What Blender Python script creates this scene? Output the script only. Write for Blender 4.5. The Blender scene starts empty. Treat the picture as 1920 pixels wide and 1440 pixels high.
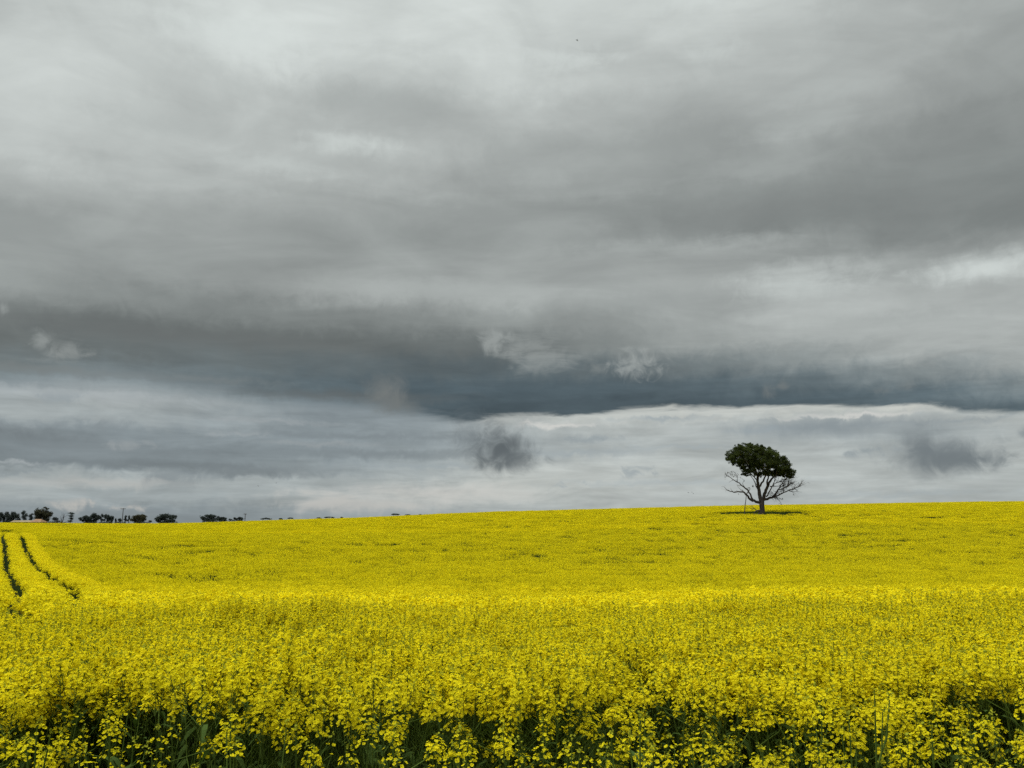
import bpy, math, random
import numpy as np
from mathutils import Vector, Matrix

# ------------------------------------------------------------------ camera, sky, sun
SC = bpy.context.scene
COL = SC.collection
R = math.radians
W0, H0, FPX = 1920.0, 1440.0, 1450.0           # frame of the photograph and its focal length in pixels
CAM_Z, PITCH = 1.95, math.atan(265.0 / 1450.0)  # eye height, upward tilt

cam = bpy.data.cameras.new('camera')
cam.sensor_width = 36.0
cam.lens = 36.0 * FPX / W0
cam.clip_start, cam.clip_end = 0.05, 30000
cam_ob = bpy.data.objects.new('camera', cam)
cam_ob.location = (0, 0, CAM_Z)
cam_ob.rotation_euler = (math.pi / 2 + PITCH, 0, 0)
COL.objects.link(cam_ob)
SC.camera = cam_ob

SC.view_settings.view_transform = 'Standard'
SC.view_settings.look = 'None'
SC.view_settings.exposure = 0.0
SC.view_settings.gamma = 1.0
SC.view_settings.use_curve_mapping = False
SC.cycles.max_bounces = 6
SC.cycles.diffuse_bounces = 4
SC.cycles.transmission_bounces = 4
SC.cycles.transparent_max_bounces = 4
SC.cycles.use_denoising = False

SUN_EL, SUN_AZ = R(58), R(-115)                # veiled sun high up on the left, a little behind the camera
sun = bpy.data.lights.new('sun', 'SUN')
sun.energy = 1.5
sun.angle = R(25)
sun.color = (1.0, 0.96, 0.9)
sun_ob = bpy.data.objects.new('sun', sun)
sd = Vector((math.sin(SUN_AZ) * math.cos(SUN_EL), math.cos(SUN_AZ) * math.cos(SUN_EL), math.sin(SUN_EL)))
sun_ob.rotation_euler = sd.to_track_quat('Z', 'Y').to_euler()
sun_ob.location = sd * 200
COL.objects.link(sun_ob)


def lin(v):
    v = v / 255.0
    return v / 12.92 if v <= 0.04045 else ((v + 0.055) / 1.055) ** 2.4


def pix_dir(px, py):
    """azimuth and elevation (degrees) of a point of the photograph"""
    a = math.atan((H0 / 2 - py) / FPX) + PITCH
    v = math.tan(a)
    u = (px - W0 / 2) / FPX * (math.cos(PITCH) + v * math.sin(PITCH))
    return math.degrees(math.atan2(u, 1.0)), math.degrees(math.atan2(v, math.hypot(u, 1.0)))


def at(px, py, Y):
    """the point at forward distance Y seen at a pixel of the photograph"""
    v = math.tan(math.atan((H0 / 2 - py) / FPX) + PITCH)
    return Vector(((px - W0 / 2) / FPX * (math.cos(PITCH) + v * math.sin(PITCH)) * Y, Y, CAM_Z + v * Y))


def build_sky():
    """Nishita sky almost wholly covered by layered cloud; everything is a function of the direction in the world."""
    w = bpy.data.worlds.new('World')
    SC.world = w
    w.use_nodes = True
    nt = w.node_tree
    nt.nodes.clear()
    N, L = nt.nodes.new, nt.links.new

    def put(sock, v):
        if isinstance(v, bpy.types.NodeSocket):
            L(v, sock)
        else:
            sock.default_value = v

    def math_(op, a, b=0.0, c=0.0, clamp=False):
        n = N('ShaderNodeMath'); n.operation = op; n.use_clamp = clamp
        put(n.inputs[0], a); put(n.inputs[1], b); put(n.inputs[2], c)
        return n.outputs[0]

    def vmath(op, a, b=(0, 0, 0), out=0):
        n = N('ShaderNodeVectorMath'); n.operation = op
        put(n.inputs[0], a); put(n.inputs[1], b)
        return n.outputs[out]

    def smooth(x, a, b, lo=0.0, hi=1.0, kind='SMOOTHSTEP'):
        n = N('ShaderNodeMapRange'); n.interpolation_type = kind
        put(n.inputs[0], x); put(n.inputs[1], a); put(n.inputs[2], b); put(n.inputs[3], lo); put(n.inputs[4], hi)
        return n.outputs[0]

    def mix(f, a, b):
        n = N('ShaderNodeMix'); n.data_type = 'RGBA'
        put(n.inputs[0], f); put(n.inputs[6], a); put(n.inputs[7], b)
        return n.outputs[2]

    def noise(vec, scale, detail, rough=0.5, dist=0.0, out=0):
        n = N('ShaderNodeTexNoise')
        L(vec, n.inputs['Vector'])
        n.inputs['Scale'].default_value = scale
        n.inputs['Detail'].default_value = detail
        n.inputs['Roughness'].default_value = rough
        n.inputs['Distortion'].default_value = dist
        return n.outputs[out]

    D = N('ShaderNodeTexCoord').outputs['Generated']
    sp = N('ShaderNodeSeparateXYZ'); L(D, sp.inputs[0])
    x, y, z = sp.outputs
    az = math_('MULTIPLY', math_('ARCTAN2', x, y), 180 / math.pi)
    el = math_('MULTIPLY', math_('ARCSINE', z), 180 / math.pi)
    # the cloud ceiling as a plane overhead: bands crowd together towards the horizon
    zz = math_('ADD', math_('MAXIMUM', z, 0.0), 0.09)
    cq = N('ShaderNodeCombineXYZ')
    put(cq.inputs[0], math_('DIVIDE', x, zz)); put(cq.inputs[1], math_('DIVIDE', y, zz)); cq.inputs[2].default_value = 0
    Q = cq.outputs[0]
    qs = N('ShaderNodeMapping'); qs.inputs['Scale'].default_value = (0.55, 1.0, 1.0); qs.inputs['Rotation'].default_value = (0, 0, R(-22))
    L(Q, qs.inputs[0])
    n_big = noise(qs.outputs[0], 0.9, 5, 0.5, 0.4)
    n_fine = noise(qs.outputs[0], 3.2, 6, 0.58, 0.8)
    cd = N('ShaderNodeCombineXYZ')
    put(cd.inputs[0], az); put(cd.inputs[1], el)
    AE = cd.outputs[0]                                   # azimuth, elevation in degrees
    st = N('ShaderNodeMapping'); st.inputs['Scale'].default_value = (0.26, 1.15, 1.0)
    L(AE, st.inputs[0])
    n_str = noise(st.outputs[0], 0.6, 8, 0.6, 0.5)     # flat streaks low down
    n_puff = noise(AE, 0.75, 7, 0.62, 0.7)               # ragged cloud scraps
    n_puffc = noise(AE, 0.75, 4, 0.6, 0.5, out=1)

    # gentle warp of the lookup so that nothing is ruled straight
    wv = vmath('MULTIPLY', vmath('SUBTRACT', n_puffc, (0.5, 0.5, 0.5)), (4.5, 1.5, 0))
    AEw = vmath('ADD', AE, wv)
    sw = N('ShaderNodeSeparateXYZ'); L(AEw, sw.inputs[0])
    azw, elw = sw.outputs[0], sw.outputs[1]

    COLS = [0, 240, 480, 720, 960, 1200, 1440, 1680, 1920]
    A_ROWS = [0, 60, 120, 180, 240, 275, 310, 360, 420, 480, 540, 600, 650, 700, 750, 800]
    A = [
        [194, 203, 216, 208, 206, 206, 197, 176, 166],
        [196, 202, 220, 213, 207, 206, 196, 178, 166],
        [200, 197, 212, 198, 208, 198, 190, 181, 165],
        [199, 190, 188, 178, 198, 184, 180, 178, 158],
        [196, 188, 186, 182, 174, 168, 170, 164, 148],
        [198, 190, 188, 194, 169, 166, 165, 155, 143],
        [190, 184, 190, 190, 168, 162, 160, 146, 139],
        [168, 170, 178, 172, 166, 160, 148, 141, 136],
        [156, 164, 166, 158, 156, 148, 139, 136, 138],
        [160, 160, 162, 158, 162, 170, 168, 156, 170],
        [148, 151, 164, 174, 173, 164, 182, 184, 188],
        [112, 116, 122, 134, 148, 152, 174, 178, 172],
        [109, 106, 105, 108, 114, 144, 162, 174, 178],
        [128, 126, 117, 101, 97, 102, 108, 134, 158],
        [132, 124, 108, 91, 84, 86, 88, 93, 102],
        [132, 124, 108, 90, 82, 84, 86, 90, 97]]
    B_ROWS = [640, 690, 720, 750, 780, 810, 840, 870, 900, 930, 960, 985]
    B = [
        [120, 116, 112, 110, 180, 200, 203, 203, 198],
        [134, 130, 122, 110, 186, 206, 210, 210, 198],
        [164, 160, 146, 114, 190, 208, 211, 211, 200],
        [175, 176, 164, 124, 194, 208, 211, 211, 198],
        [172, 170, 158, 134, 192, 198, 190, 182, 188],
        [142, 148, 152, 142, 172, 184, 174, 164, 180],
        [130, 136, 142, 146, 166, 182, 183, 176, 184],
        [142, 138, 140, 158, 188, 188, 185, 184, 184],
        [180, 174, 168, 172, 194, 188, 185, 183, 180],
        [170, 160, 168, 186, 190, 186, 182, 180, 178],
        [146, 143, 148, 162, 176, 178, 178, 177, 176],
        [140, 141, 145, 156, 170, 176, 176, 176, 174]]

    def tint(v, upper, py):
        d = min(max((175 - v) / 80.0, 0), 1)
        if upper:
            bl = d * min(max((py - 640) / 90.0, 0), 1)
            return (lin(v * (0.972 - 0.022 * d - .095 * bl)), lin(v), lin(v * (0.985 - 0.004 * d + .085 * bl)))
        d = min(max((205 - v) / 60.0, 0), 1)
        return (lin(v * (0.988 - 0.058 * d)), lin(v), lin(v * (0.968 + 0.062 * d)))

    def table(rows, tab, py, px):
        i = int(np.clip(np.searchsorted(rows, py) - 1, 0, len(rows) - 2))
        t = min(max((py - rows[i]) / (rows[i + 1] - rows[i]), 0), 1)
        j = int(np.clip(np.searchsorted(COLS, px) - 1, 0, len(COLS) - 2))
        s = min(max((px - COLS[j]) / 240.0, 0), 1)
        a = tab[i][j] * (1 - s) + tab[i][j + 1] * s
        b = tab[i + 1][j] * (1 - s) + tab[i + 1][j + 1] * s
        return a * (1 - t) + b * t

    def pixel_of(a, e):
        a, e = R(a), R(e)
        dx, dy, dz = math.sin(a) * math.cos(e), math.cos(a) * math.cos(e), math.sin(e)
        f = dy * math.cos(PITCH) + dz * math.sin(PITCH)
        u = -dy * math.sin(PITCH) + dz * math.cos(PITCH)
        return W0 / 2 + FPX * dx / f, H0 / 2 - FPX * u / f

    AZC = [-35, -28, -21, -14, -7, 0, 7, 14, 21, 28, 35]

    def layer(rows, tab, els, upper):
        cur = None
        lo, hi = els[0], els[-1]
        for k, a in enumerate(AZC):
            cr = N('ShaderNodeValToRGB')
            cr.color_ramp.interpolation = 'EASE'
            els_ = cr.color_ramp.elements
            while len(els_) < len(els):
                els_.new(0.5)
            for e_, e in zip(els_, els):
                e_.position = (e - lo) / (hi - lo)
            for e_, e in zip(els_, els):
                px, py = pixel_of(a, e)
                v = table(rows, tab, py, px)
                if e > 37:                              # the ceiling grows brighter towards the zenith
                    v = v + (e - 37) * 1.2
                c = tint(v, upper, py)
                e_.color = (c[0], c[1], c[2], 1)
            put(cr.inputs[0], smooth(elw, lo, hi, kind='LINEAR'))
            cur = cr.outputs[0] if cur is None else mix(smooth(azw, AZC[k - 1], a), cur, cr.outputs[0])
        return cur

    top = layer(A_ROWS, A, [5.0, 7.0, 8.6, 10, 11.5, 13.2, 15, 17, 19, 21, 23, 25, 27, 29.5, 32, 34.5, 37, 45, 90], True)
    low = layer(B_ROWS, B, [-3, 0.1, 0.9, 1.9, 3, 4, 5, 6, 7, 8, 9, 10, 12], False)

    # lower edge of the dark shelf cloud
    edge_px = [(-300, 714), (0, 715), (150, 716), (250, 720), (350, 735), (480, 752), (620, 760), (740, 772), (830, 786), (890, 792), (950, 788), (1030, 782), (1100, 777), (1250, 768),
               (1400, 765), (1600, 762), (1720, 761), (1780, 770), (1860, 776), (1920, 775), (2200, 770)]
    fc = N('ShaderNodeFloatCurve')
    cv = fc.mapping.curves[0]
    pts = [pix_dir(*p) for p in edge_px]
    ax = lambda a: (a + 45) / 90
    ex = lambda e: e / 20
    while len(cv.points) < len(pts):
        cv.points.new(0.5, 0.5)
    for p, (a, e) in zip(cv.points, pts):
        p.location = (ax(a), ex(e))
    fc.mapping.update()
    put(fc.inputs['Value'], smooth(az, -45, 45, kind='LINEAR'))
    edge = math_('MULTIPLY', fc.outputs[0], 20)
    rag = math_('MULTIPLY', math_('SUBTRACT', n_str, 0.5), smooth(az, -25, 0, 2.6, 1.6))
    above = math_('ADD', math_('SUBTRACT', el, edge), rag)
    soft = math_('ADD', smooth(az, -12, -1.5, 1.25, 0.26), math_('MULTIPLY', smooth(n_fine, .4, .7), 0.35))                # a soft edge to the left, a crisp one to the right
    m = smooth(math_('DIVIDE', above, soft), -0.5, 1.0)
    col = mix(m, low, top)

    # streaks and mottling
    hi_amt = smooth(el, 6, 16)
    g1 = math_('MULTIPLY_ADD', math_('SUBTRACT', n_big, 0.5), math_('MULTIPLY_ADD', hi_amt, 0.52, 0.14), 1.0)
    g2 = math_('MULTIPLY_ADD', math_('SUBTRACT', n_fine, 0.5), math_('MULTIPLY_ADD', hi_amt, 0.36, 0.14), 1.0)
    g3 = math_('MULTIPLY_ADD', math_('SUBTRACT', n_str, 0.5), smooth(el, 9, 15, 0.85, 0.12), 1.0)
    lay = N('ShaderNodeMapping'); lay.inputs['Scale'].default_value = (0.10, 1.25, 1.0); lay.inputs['Rotation'].default_value = (0, 0, R(1.2))
    L(AE, lay.inputs[0])
    n_lay = noise(lay.outputs[0], 1.5, 5, 0.55, 0.25)    # thin flat layers seen edge-on near the horizon
    blw = N('ShaderNodeMapping'); blw.inputs['Scale'].default_value = (0.09, 0.20, 1.0); blw.inputs['Rotation'].default_value = (0, 0, R(14))
    L(AE, blw.inputs[0])
    n_blw = noise(blw.outputs[0], 1.0, 4, 0.5, 1.0)      # soft billows higher up
    g4 = math_('MULTIPLY_ADD', math_('SUBTRACT', n_lay, 0.5), smooth(el, 7, 13, 0.34, 0.02), 1.0)
    g5 = math_('MULTIPLY_ADD', math_('SUBTRACT', n_blw, 0.5), smooth(el, 9, 16, 0.05, 0.46), 1.0)
    g = math_('MULTIPLY', math_('MULTIPLY', math_('MULTIPLY', g1, g2), g3), math_('MULTIPLY', g4, g5))
    col = vmath('SCALE', col)
    put(nt.nodes[-1].inputs['Scale'], g)

    col = vmath('SCALE', col)                             # brighter overhead, where the cloud is thinnest
    put(nt.nodes[-1].inputs['Scale'], smooth(el, 38, 72, 1.0, 2.5))

    # scraps of lower cloud: centre and half-size in photo pixels, grey value, tint, strength, raggedness
    scraps = [
        # broad soft swellings of the ceiling
        (430, 60, 180, 70, 224, 'w', .6, .4), (1060, 108, 90, 30, 218, 'w', .6, .6), (1290, 4, 110, 22, 218, 'w', .6, .5), (1335, 95, 70, 26, 208, 'w', .5, .7),
        (655, 270, 110, 26, 213, 'w', .7, .45), (520, 310, 130, 20, 201, 'w', .6, .5), (400, 345, 110, 16, 190, 'w', .5, .5),
        (710, 185, 180, 44, 172, 'w', .6, .4), (300, 232, 140, 26, 182, 'w', .55, .5), (905, 400, 120, 30, 151, 'w', .6, .4), (480, 440, 150, 18, 158, 'w', .5, .5),
        (40, 425, 130, 44, 155, 'w', .5, .4), (1560, 172, 150, 26, 186, 'w', .4, .7), (1500, 236, 160, 26, 184, 'w', .5, .8), (1240, 275, 200, 28, 157, 'w', .55, .4),
        (1430, 316, 140, 22, 168, 'w', .4, .8), (1140, 357, 120, 22, 172, 'w', .4, .8), (1020, 330, 70, 28, 178, 'w', .5, .5), (1075, 427, 110, 18, 166, 'w', .4, .8),
        (1170, 466, 120, 22, 178, 'w', .45, .8), (1400, 458, 150, 22, 180, 'w', .5, .8), (1720, 390, 150, 60, 137, 'w', .5, .3),
        (1430, 395, 300, 40, 134, 'w', .6, .3), (1790, 245, 200, 80, 138, 'w', .6, .3), (1905, 235, 40, 60, 152, 'w', .5, .3),
        (1850, 500, 190, 34, 213, 'w', .95, .4), (1500, 530, 160, 40, 205, 'w', .7, .5), (1240, 560, 150, 26, 158, 'w', .5, .4), (1700, 600, 220, 22, 160, 'w', .5, .5),
        (820, 545, 240, 26, 182, 'w', .5, .4), (330, 628, 420, 28, 106, 'w', .6, .25), (60, 690, 260, 12, 128, 'w', .5, .4), (400, 712, 170, 10, 134, 'w', .35, .4), (640, 742, 260, 14, 100, 'w', .6, .4),
        # strata low on the left
        (190, 742, 260, 16, 179, 'g', .6, .4), (30, 812, 160, 22, 116, 'd', .8, .45), (220, 844, 420, 20, 132, 'd', .5, .45), (340, 872, 300, 12, 122, 'd', .85, .4), (240, 834, 40, 10, 160, 'g', .6, .8),
        (455, 814, 60, 7, 170, 'g', .6, .6), (690, 818, 270, 9, 132, 'd', .7, .45), (720, 850, 260, 11, 132, 'd', .8, .45), (600, 832, 150, 6, 162, 'g', .5, .5), (500, 790, 180, 6, 165, 'g', .5, .5),
        (30, 868, 60, 6, 177, 'g', .7, .5), (40, 884, 50, 6, 146, 'd', .7, .6), (480, 886, 150, 12, 126, 'd', .85, .55), (330, 898, 64, 26, 140, 'd', .85, .7), (180, 905, 220, 12, 184, 'c', .5, .6),
        (160, 972, 500, 18, 134, 'd', .6, .3), (800, 873, 170, 7, 160, 'd', .5, .5),
        # strata low on the right
        (1240, 786, 110, 6, 163, 'd', .7, .6), (1110, 823, 75, 7, 150, 'd', .7, .6), (1560, 799, 270, 24, 143, 'd', .9, .45), (1800, 788, 150, 8, 150, 'd', .7, .5), (1420, 806, 70, 8, 160, 'd', .6, .6),
        (1080, 848, 190, 10, 160, 'd', .6, .5), (1600, 778, 200, 5, 214, 'c', .7, .5), (1050, 797, 110, 7, 214, 'c', .8, .5), (1300, 838, 160, 6, 168, 'd', .45, .6), (1250, 905, 300, 8, 172, 'd', .4, .6),
        (1700, 925, 300, 8, 170, 'd', .4, .6),
        # cumulus along the horizon
        (820, 925, 230, 24, 201, 'c', .75, .9), (600, 942, 110, 18, 190, 'c', .75, 1.1), (720, 948, 150, 14, 186, 'c', .6, .9), (138, 946, 44, 12, 184, 'c', .9, .8), (250, 951, 36, 8, 180, 'c', .8, .8),
        # scud
        (78, 640, 22, 24, 160, 'w', .55, 1.3), (118, 660, 54, 24, 150, 'w', .7, 1.0), (6, 578, 10, 14, 172, 'w', .5, 1.1),
        (926, 636, 34, 24, 168, 'w', .65, 1.4), (1000, 662, 90, 30, 162, 'w', .6, 1.4), (1192, 684, 52, 26, 170, 'w', .7, 1.3),
        (1120, 690, 24, 14, 146, 'w', .4, 1.3), (724, 738, 44, 40, 122, 'w', .9, .6), (745, 760, 50, 24, 116, 'w', .7, .6),
        (1440, 738, 16, 15, 124, 'w', .6, 1.1), (1468, 722, 12, 12, 124, 'w', .5, 1.1), (1645, 732, 22, 11, 128, 'w', .4, 1.2), (1700, 722, 22, 12, 134, 'w', .4, 1.2),
        (884, 824, 52, 50, 122, 'd', .6, .9), (942, 842, 70, 52, 98, 'd', 1.0, .62), (962, 862, 54, 22, 104, 'd', .85, .6), (110, 745, 40, 18, 152, 'd', .6, 1.1), (200, 798, 60, 18, 134, 'd', .6, 1.1), (440, 770, 44, 12, 146, 'd', .5, 1.1),
        (1738, 846, 70, 60, 121, 'd', 1.0, .42), (1800, 856, 100, 38, 124, 'd', 1.0, .42), (1768, 866, 130, 22, 120, 'd', .9, .3), (1642, 846, 50, 16, 148, 'd', .75, 1.0), (1925, 813, 24, 12, 136, 'd', .9, .8),
        (1196, 886, 24, 10, 158, 'd', .7, 1.1), (1060, 910, 18, 7, 166, 'd', .6, 1.1)]
    AEs = vmath('ADD', AE, vmath('MULTIPLY', vmath('SUBTRACT', n_puffc, (0.5, 0.5, 0.5)), (7.0, 1.1, 0)))
    for (px, py, hx, hy, v, kind, k, rg) in scraps:
        pos, nz = (AEs, n_str) if hx > 2.2 * hy else (AE, n_puff)
        a, e = pix_dir(px, py)
        a1, _ = pix_dir(px + hx, py)
        _, e1 = pix_dir(px, py - hy)
        ia, ie = 1 / (a1 - a), 1 / (e1 - e)
        d = vmath('LENGTH', vmath('MULTIPLY', vmath('SUBTRACT', pos, (a, e, 0)), (ia, ie, 0)), out=1)
        d = math_('MULTIPLY_ADD', math_('SUBTRACT', nz, 0.5), -2.6 * rg, d)
        mm = smooth(d, 1.25, -0.1, 0.0, k)
        if kind == 'd':
            c = (lin(v * .935), lin(v), lin(v * 1.03), 1)
        elif kind == 'g':
            c = (lin(v * .965), lin(v), lin(v * 1.01), 1)
        elif kind == 'c':
            c = (lin(v * 1.005), lin(v), lin(v * .975), 1)
        else:
            c = (lin(v * .968), lin(v), lin(v * .985), 1)
        col = mix(mm, col, c)

    # sky texture behind, showing through where the cover is thinnest
    sky = N('ShaderNodeTexSky')
    sky.sky_type = 'NISHITA'
    sky.sun_disc = False
    sky.sun_elevation = SUN_EL
    sky.sun_rotation = SUN_AZ
    cloud = vmath('SCALE', col)
    put(nt.nodes[-1].inputs['Scale'], 10.0)
    cover = mix(0.97, sky.outputs[0], cloud)
    # below the horizon: dull ground light
    cover = mix(smooth(el, -4.0, -1.0), (1.0, 0.9, 0.3, 1), cover)
    bg = N('ShaderNodeBackground')
    L(cover, bg.inputs[0])
    bg.inputs[1].default_value = 0.1
    out = N('ShaderNodeOutputWorld')
    L(bg.outputs[0], out.inputs[0])


build_sky()

# ------------------------------------------------------------------ helpers


def tag(o, label=None, cat=None, group=None, kind=None):
    if label: o['label'] = label
    if cat: o['category'] = cat
    if group: o['group'] = group
    if kind: o['kind'] = kind
    return o


def empty(name, loc, label, cat, group=None):
    o = bpy.data.objects.new(name, None)
    o.empty_display_size = 0.3
    o.location = loc
    COL.objects.link(o)
    return tag(o, label, cat, group)


class MB:
    """collects faces for one mesh"""
    def __init__(self):
        self.v, self.f, self.m, self.n = [], [], [], 0

    def add(self, verts, faces, mat=0):
        verts = np.asarray(verts, float).reshape(-1, 3)
        self.v.append(verts)
        for f in faces:
            self.f.append([i + self.n for i in f])
            self.m.append(mat)
        self.n += len(verts)

    def quads(self, verts, mat=0):
        """verts (k,4,3)"""
        k = len(verts)
        if not k:
            return
        self.v.append(np.asarray(verts, float).reshape(-1, 3))
        idx = (np.arange(4 * k).reshape(k, 4) + self.n).tolist()
        self.f.extend(idx)
        self.m.extend([mat] * k)
        self.n += 4 * k

    def tube(self, pts, radii, sides=6, mat=0, cap=True):
        pts = [Vector(p) for p in pts]
        rings = []
        prev = None
        for i, p in enumerate(pts):
            t = (pts[min(i + 1, len(pts) - 1)] - pts[max(i - 1, 0)]).normalized()
            if prev is None:
                ref = Vector((1, 0, 0)) if abs(t.x) < 0.9 else Vector((0, 1, 0))
                n = t.cross(ref).normalized()
            else:
                n = (prev - t * prev.dot(t)).normalized()
            prev = n
            b = t.cross(n)
            for s in range(sides):
                a = 2 * math.pi * s / sides
                rings.append(p + (n * math.cos(a) + b * math.sin(a)) * radii[i])
        fs = []
        for i in range(len(pts) - 1):
            for s in range(sides):
                s2 = (s + 1) % sides
                fs.append([i * sides + s, i * sides + s2, (i + 1) * sides + s2, (i + 1) * sides + s])
        if cap:
            fs.append(list(range(sides))[::-1])
            fs.append([(len(pts) - 1) * sides + s for s in range(sides)])
        self.add([tuple(r) for r in rings], fs, mat)

    def box(self, c, s, rot=0.0, mat=0):
        cx, cy, cz = c
        hx, hy, hz = s[0] / 2, s[1] / 2, s[2] / 2
        vs = []
        for dz in (-hz, hz):
            for dx, dy in ((-hx, -hy), (hx, -hy), (hx, hy), (-hx, hy)):
                vs.append((cx + dx * math.cos(rot) - dy * math.sin(rot), cy + dx * math.sin(rot) + dy * math.cos(rot), cz + dz))
        self.add(vs, [[3, 2, 1, 0], [4, 5, 6, 7], [0, 1, 5, 4], [1, 2, 6, 5], [2, 3, 7, 6], [3, 0, 4, 7]], mat)

    def mesh(self, name, mats, smooth=False):
        me = bpy.data.meshes.new(name)
        me.from_pydata(np.concatenate(self.v), [], self.f)
        for m in (mats if isinstance(mats, (list, tuple)) else [mats]):
            me.materials.append(m)
        me.polygons.foreach_set('material_index', self.m)
        if smooth:
            me.polygons.foreach_set('use_smooth', [True] * len(me.polygons))
        me.update()
        return me

    def build(self, name, mats, parent=None, smooth=False, loc=(0, 0, 0)):
        o = bpy.data.objects.new(name, self.mesh(name, mats, smooth))
        o.location = loc
        COL.objects.link(o)
        if parent is not None:
            o.parent = parent
        return o


def material(name, rgb, rough=0.8, rnd=0.0, noise_amt=0.0, noise_scale=5.0, translucent=0.0, trans_rgb=None, spec=0.3, bump=0.0):
    m = bpy.data.materials.new(name)
    m.use_nodes = True
    nt = m.node_tree
    nt.nodes.clear()
    N, L = nt.nodes.new, nt.links.new
    val = None
    if rnd > 0:
        oi = N('ShaderNodeObjectInfo')
        mr = N('ShaderNodeMapRange')
        L(oi.outputs['Random'], mr.inputs[0])
        mr.inputs[3].default_value, mr.inputs[4].default_value = 1 - rnd, 1 + rnd
        val = mr.outputs[0]
    if noise_amt > 0:
        tc = N('ShaderNodeTexCoord')
        nz = N('ShaderNodeTexNoise')
        nz.inputs['Scale'].default_value = noise_scale
        nz.inputs['Detail'].default_value = 4
        L(tc.outputs['Object'], nz.inputs[0])
        mr2 = N('ShaderNodeMapRange')
        L(nz.outputs[0], mr2.inputs[0])
        mr2.inputs[1].default_value, mr2.inputs[2].default_value = 0.25, 0.75
        mr2.inputs[3].default_value, mr2.inputs[4].default_value = 1 - noise_amt, 1 + noise_amt
        if val is None:
            val = mr2.outputs[0]
        else:
            mu = N('ShaderNodeMath'); mu.operation = 'MULTIPLY'
            L(val, mu.inputs[0]); L(mr2.outputs[0], mu.inputs[1])
            val = mu.outputs[0]

    def colour(c):
        if val is None:
            r = N('ShaderNodeRGB'); r.outputs[0].default_value = (*c, 1)
            return r.outputs[0]
        v = N('ShaderNodeVectorMath'); v.operation = 'SCALE'
        v.inputs[0].default_value = c
        L(val, v.inputs['Scale'])
        return v.outputs[0]
    out = N('ShaderNodeOutputMaterial')
    if translucent > 0:
        d = N('ShaderNodeBsdfDiffuse'); L(colour(rgb), d.inputs[0])
        t = N('ShaderNodeBsdfTranslucent'); L(colour(trans_rgb or rgb), t.inputs[0])
        mx = N('ShaderNodeMixShader'); mx.inputs[0].default_value = translucent
        L(d.outputs[0], mx.inputs[1]); L(t.outputs[0], mx.inputs[2])
        L(mx.outputs[0], out.inputs[0])
    else:
        p = N('ShaderNodeBsdfPrincipled')
        L(colour(rgb), p.inputs['Base Color'])
        p.inputs['Roughness'].default_value = rough
        p.inputs['Specular IOR Level'].default_value = spec
        if bump > 0 and noise_amt > 0:
            b = N('ShaderNodeBump'); b.inputs['Strength'].default_value = bump
            L(nz.outputs[0], b.inputs['Height']); L(b.outputs[0], p.inputs['Normal'])
        L(p.outputs[0], out.inputs[0])
    return m


M = {
    'petal': material('petal', (0.88, 0.765, 0.018), rnd=0.12, translucent=0.38, trans_rgb=(0.86, 0.74, 0.008)),
    'bud': material('bud', (0.34, 0.36, 0.03), rnd=0.12, translucent=0.2),
    'stem': material('stem', (0.080, 0.120, 0.020), rnd=0.25, rough=0.8, spec=0.08),
    'canola_leaf': material('canola_leaf', (0.075, 0.120, 0.030), rnd=0.3, translucent=0.2, trans_rgb=(0.07, 0.13, 0.02)),
    'gum_leaf': material('gum_leaf', (0.060, 0.078, 0.026), noise_amt=0.45, noise_scale=0.6, translucent=0.22, trans_rgb=(0.075, 0.10, 0.02)),
    'gum_leaf_dry': material('gum_leaf_dry', (0.07, 0.062, 0.035), noise_amt=0.4, noise_scale=1.0, translucent=0.15),
    'bark': material('bark', (0.075, 0.062, 0.055), rough=0.95, noise_amt=0.5, noise_scale=2.5, spec=0.1, bump=0.4),
    'dead_wood': material('dead_wood', (0.085, 0.075, 0.065), rough=0.95, noise_amt=0.4, noise_scale=3.0, spec=0.1),
    'far_leaf': material('far_leaf', (0.060, 0.074, 0.064), noise_amt=0.5, noise_scale=0.25, translucent=0.12),  # bluish grey: the slight haze of distance is put into this leaf colour
    'far_leaf_olive': material('far_leaf_olive', (0.078, 0.076, 0.045), noise_amt=0.45, noise_scale=0.25, translucent=0.12),
    'far_bark': material('far_bark', (0.06, 0.055, 0.055), rough=0.95, noise_amt=0.3, noise_scale=1.0, spec=0.1),
    'pale_bark': material('pale_bark', (0.22, 0.20, 0.19), rough=0.95, noise_amt=0.3, noise_scale=1.0, spec=0.1),
    'pole_wood': material('pole_wood', (0.11, 0.10, 0.09), rough=0.9, noise_amt=0.3, noise_scale=2.0, spec=0.1),
    'insulator': material('insulator', (0.25, 0.22, 0.2), rough=0.3),
    'roof_tile': material('roof_tile', (0.30, 0.185, 0.105), rough=0.85, noise_amt=0.25, noise_scale=0.8),
    'roof_tan': material('roof_tan', (0.33, 0.26, 0.15), rough=0.85, noise_amt=0.25, noise_scale=0.5),
    'house_wall': material('house_wall', (0.25, 0.17, 0.12), rough=0.9, noise_amt=0.2, noise_scale=2.0),
    'dark_glass': material('dark_glass', (0.02, 0.025, 0.03), rough=0.1),
    'bird': material('bird', (0.03, 0.03, 0.03), rough=0.7, noise_amt=0.2),
    'grass': material('grass', (0.06, 0.085, 0.03), rnd=0.3, translucent=0.2),
}

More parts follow.
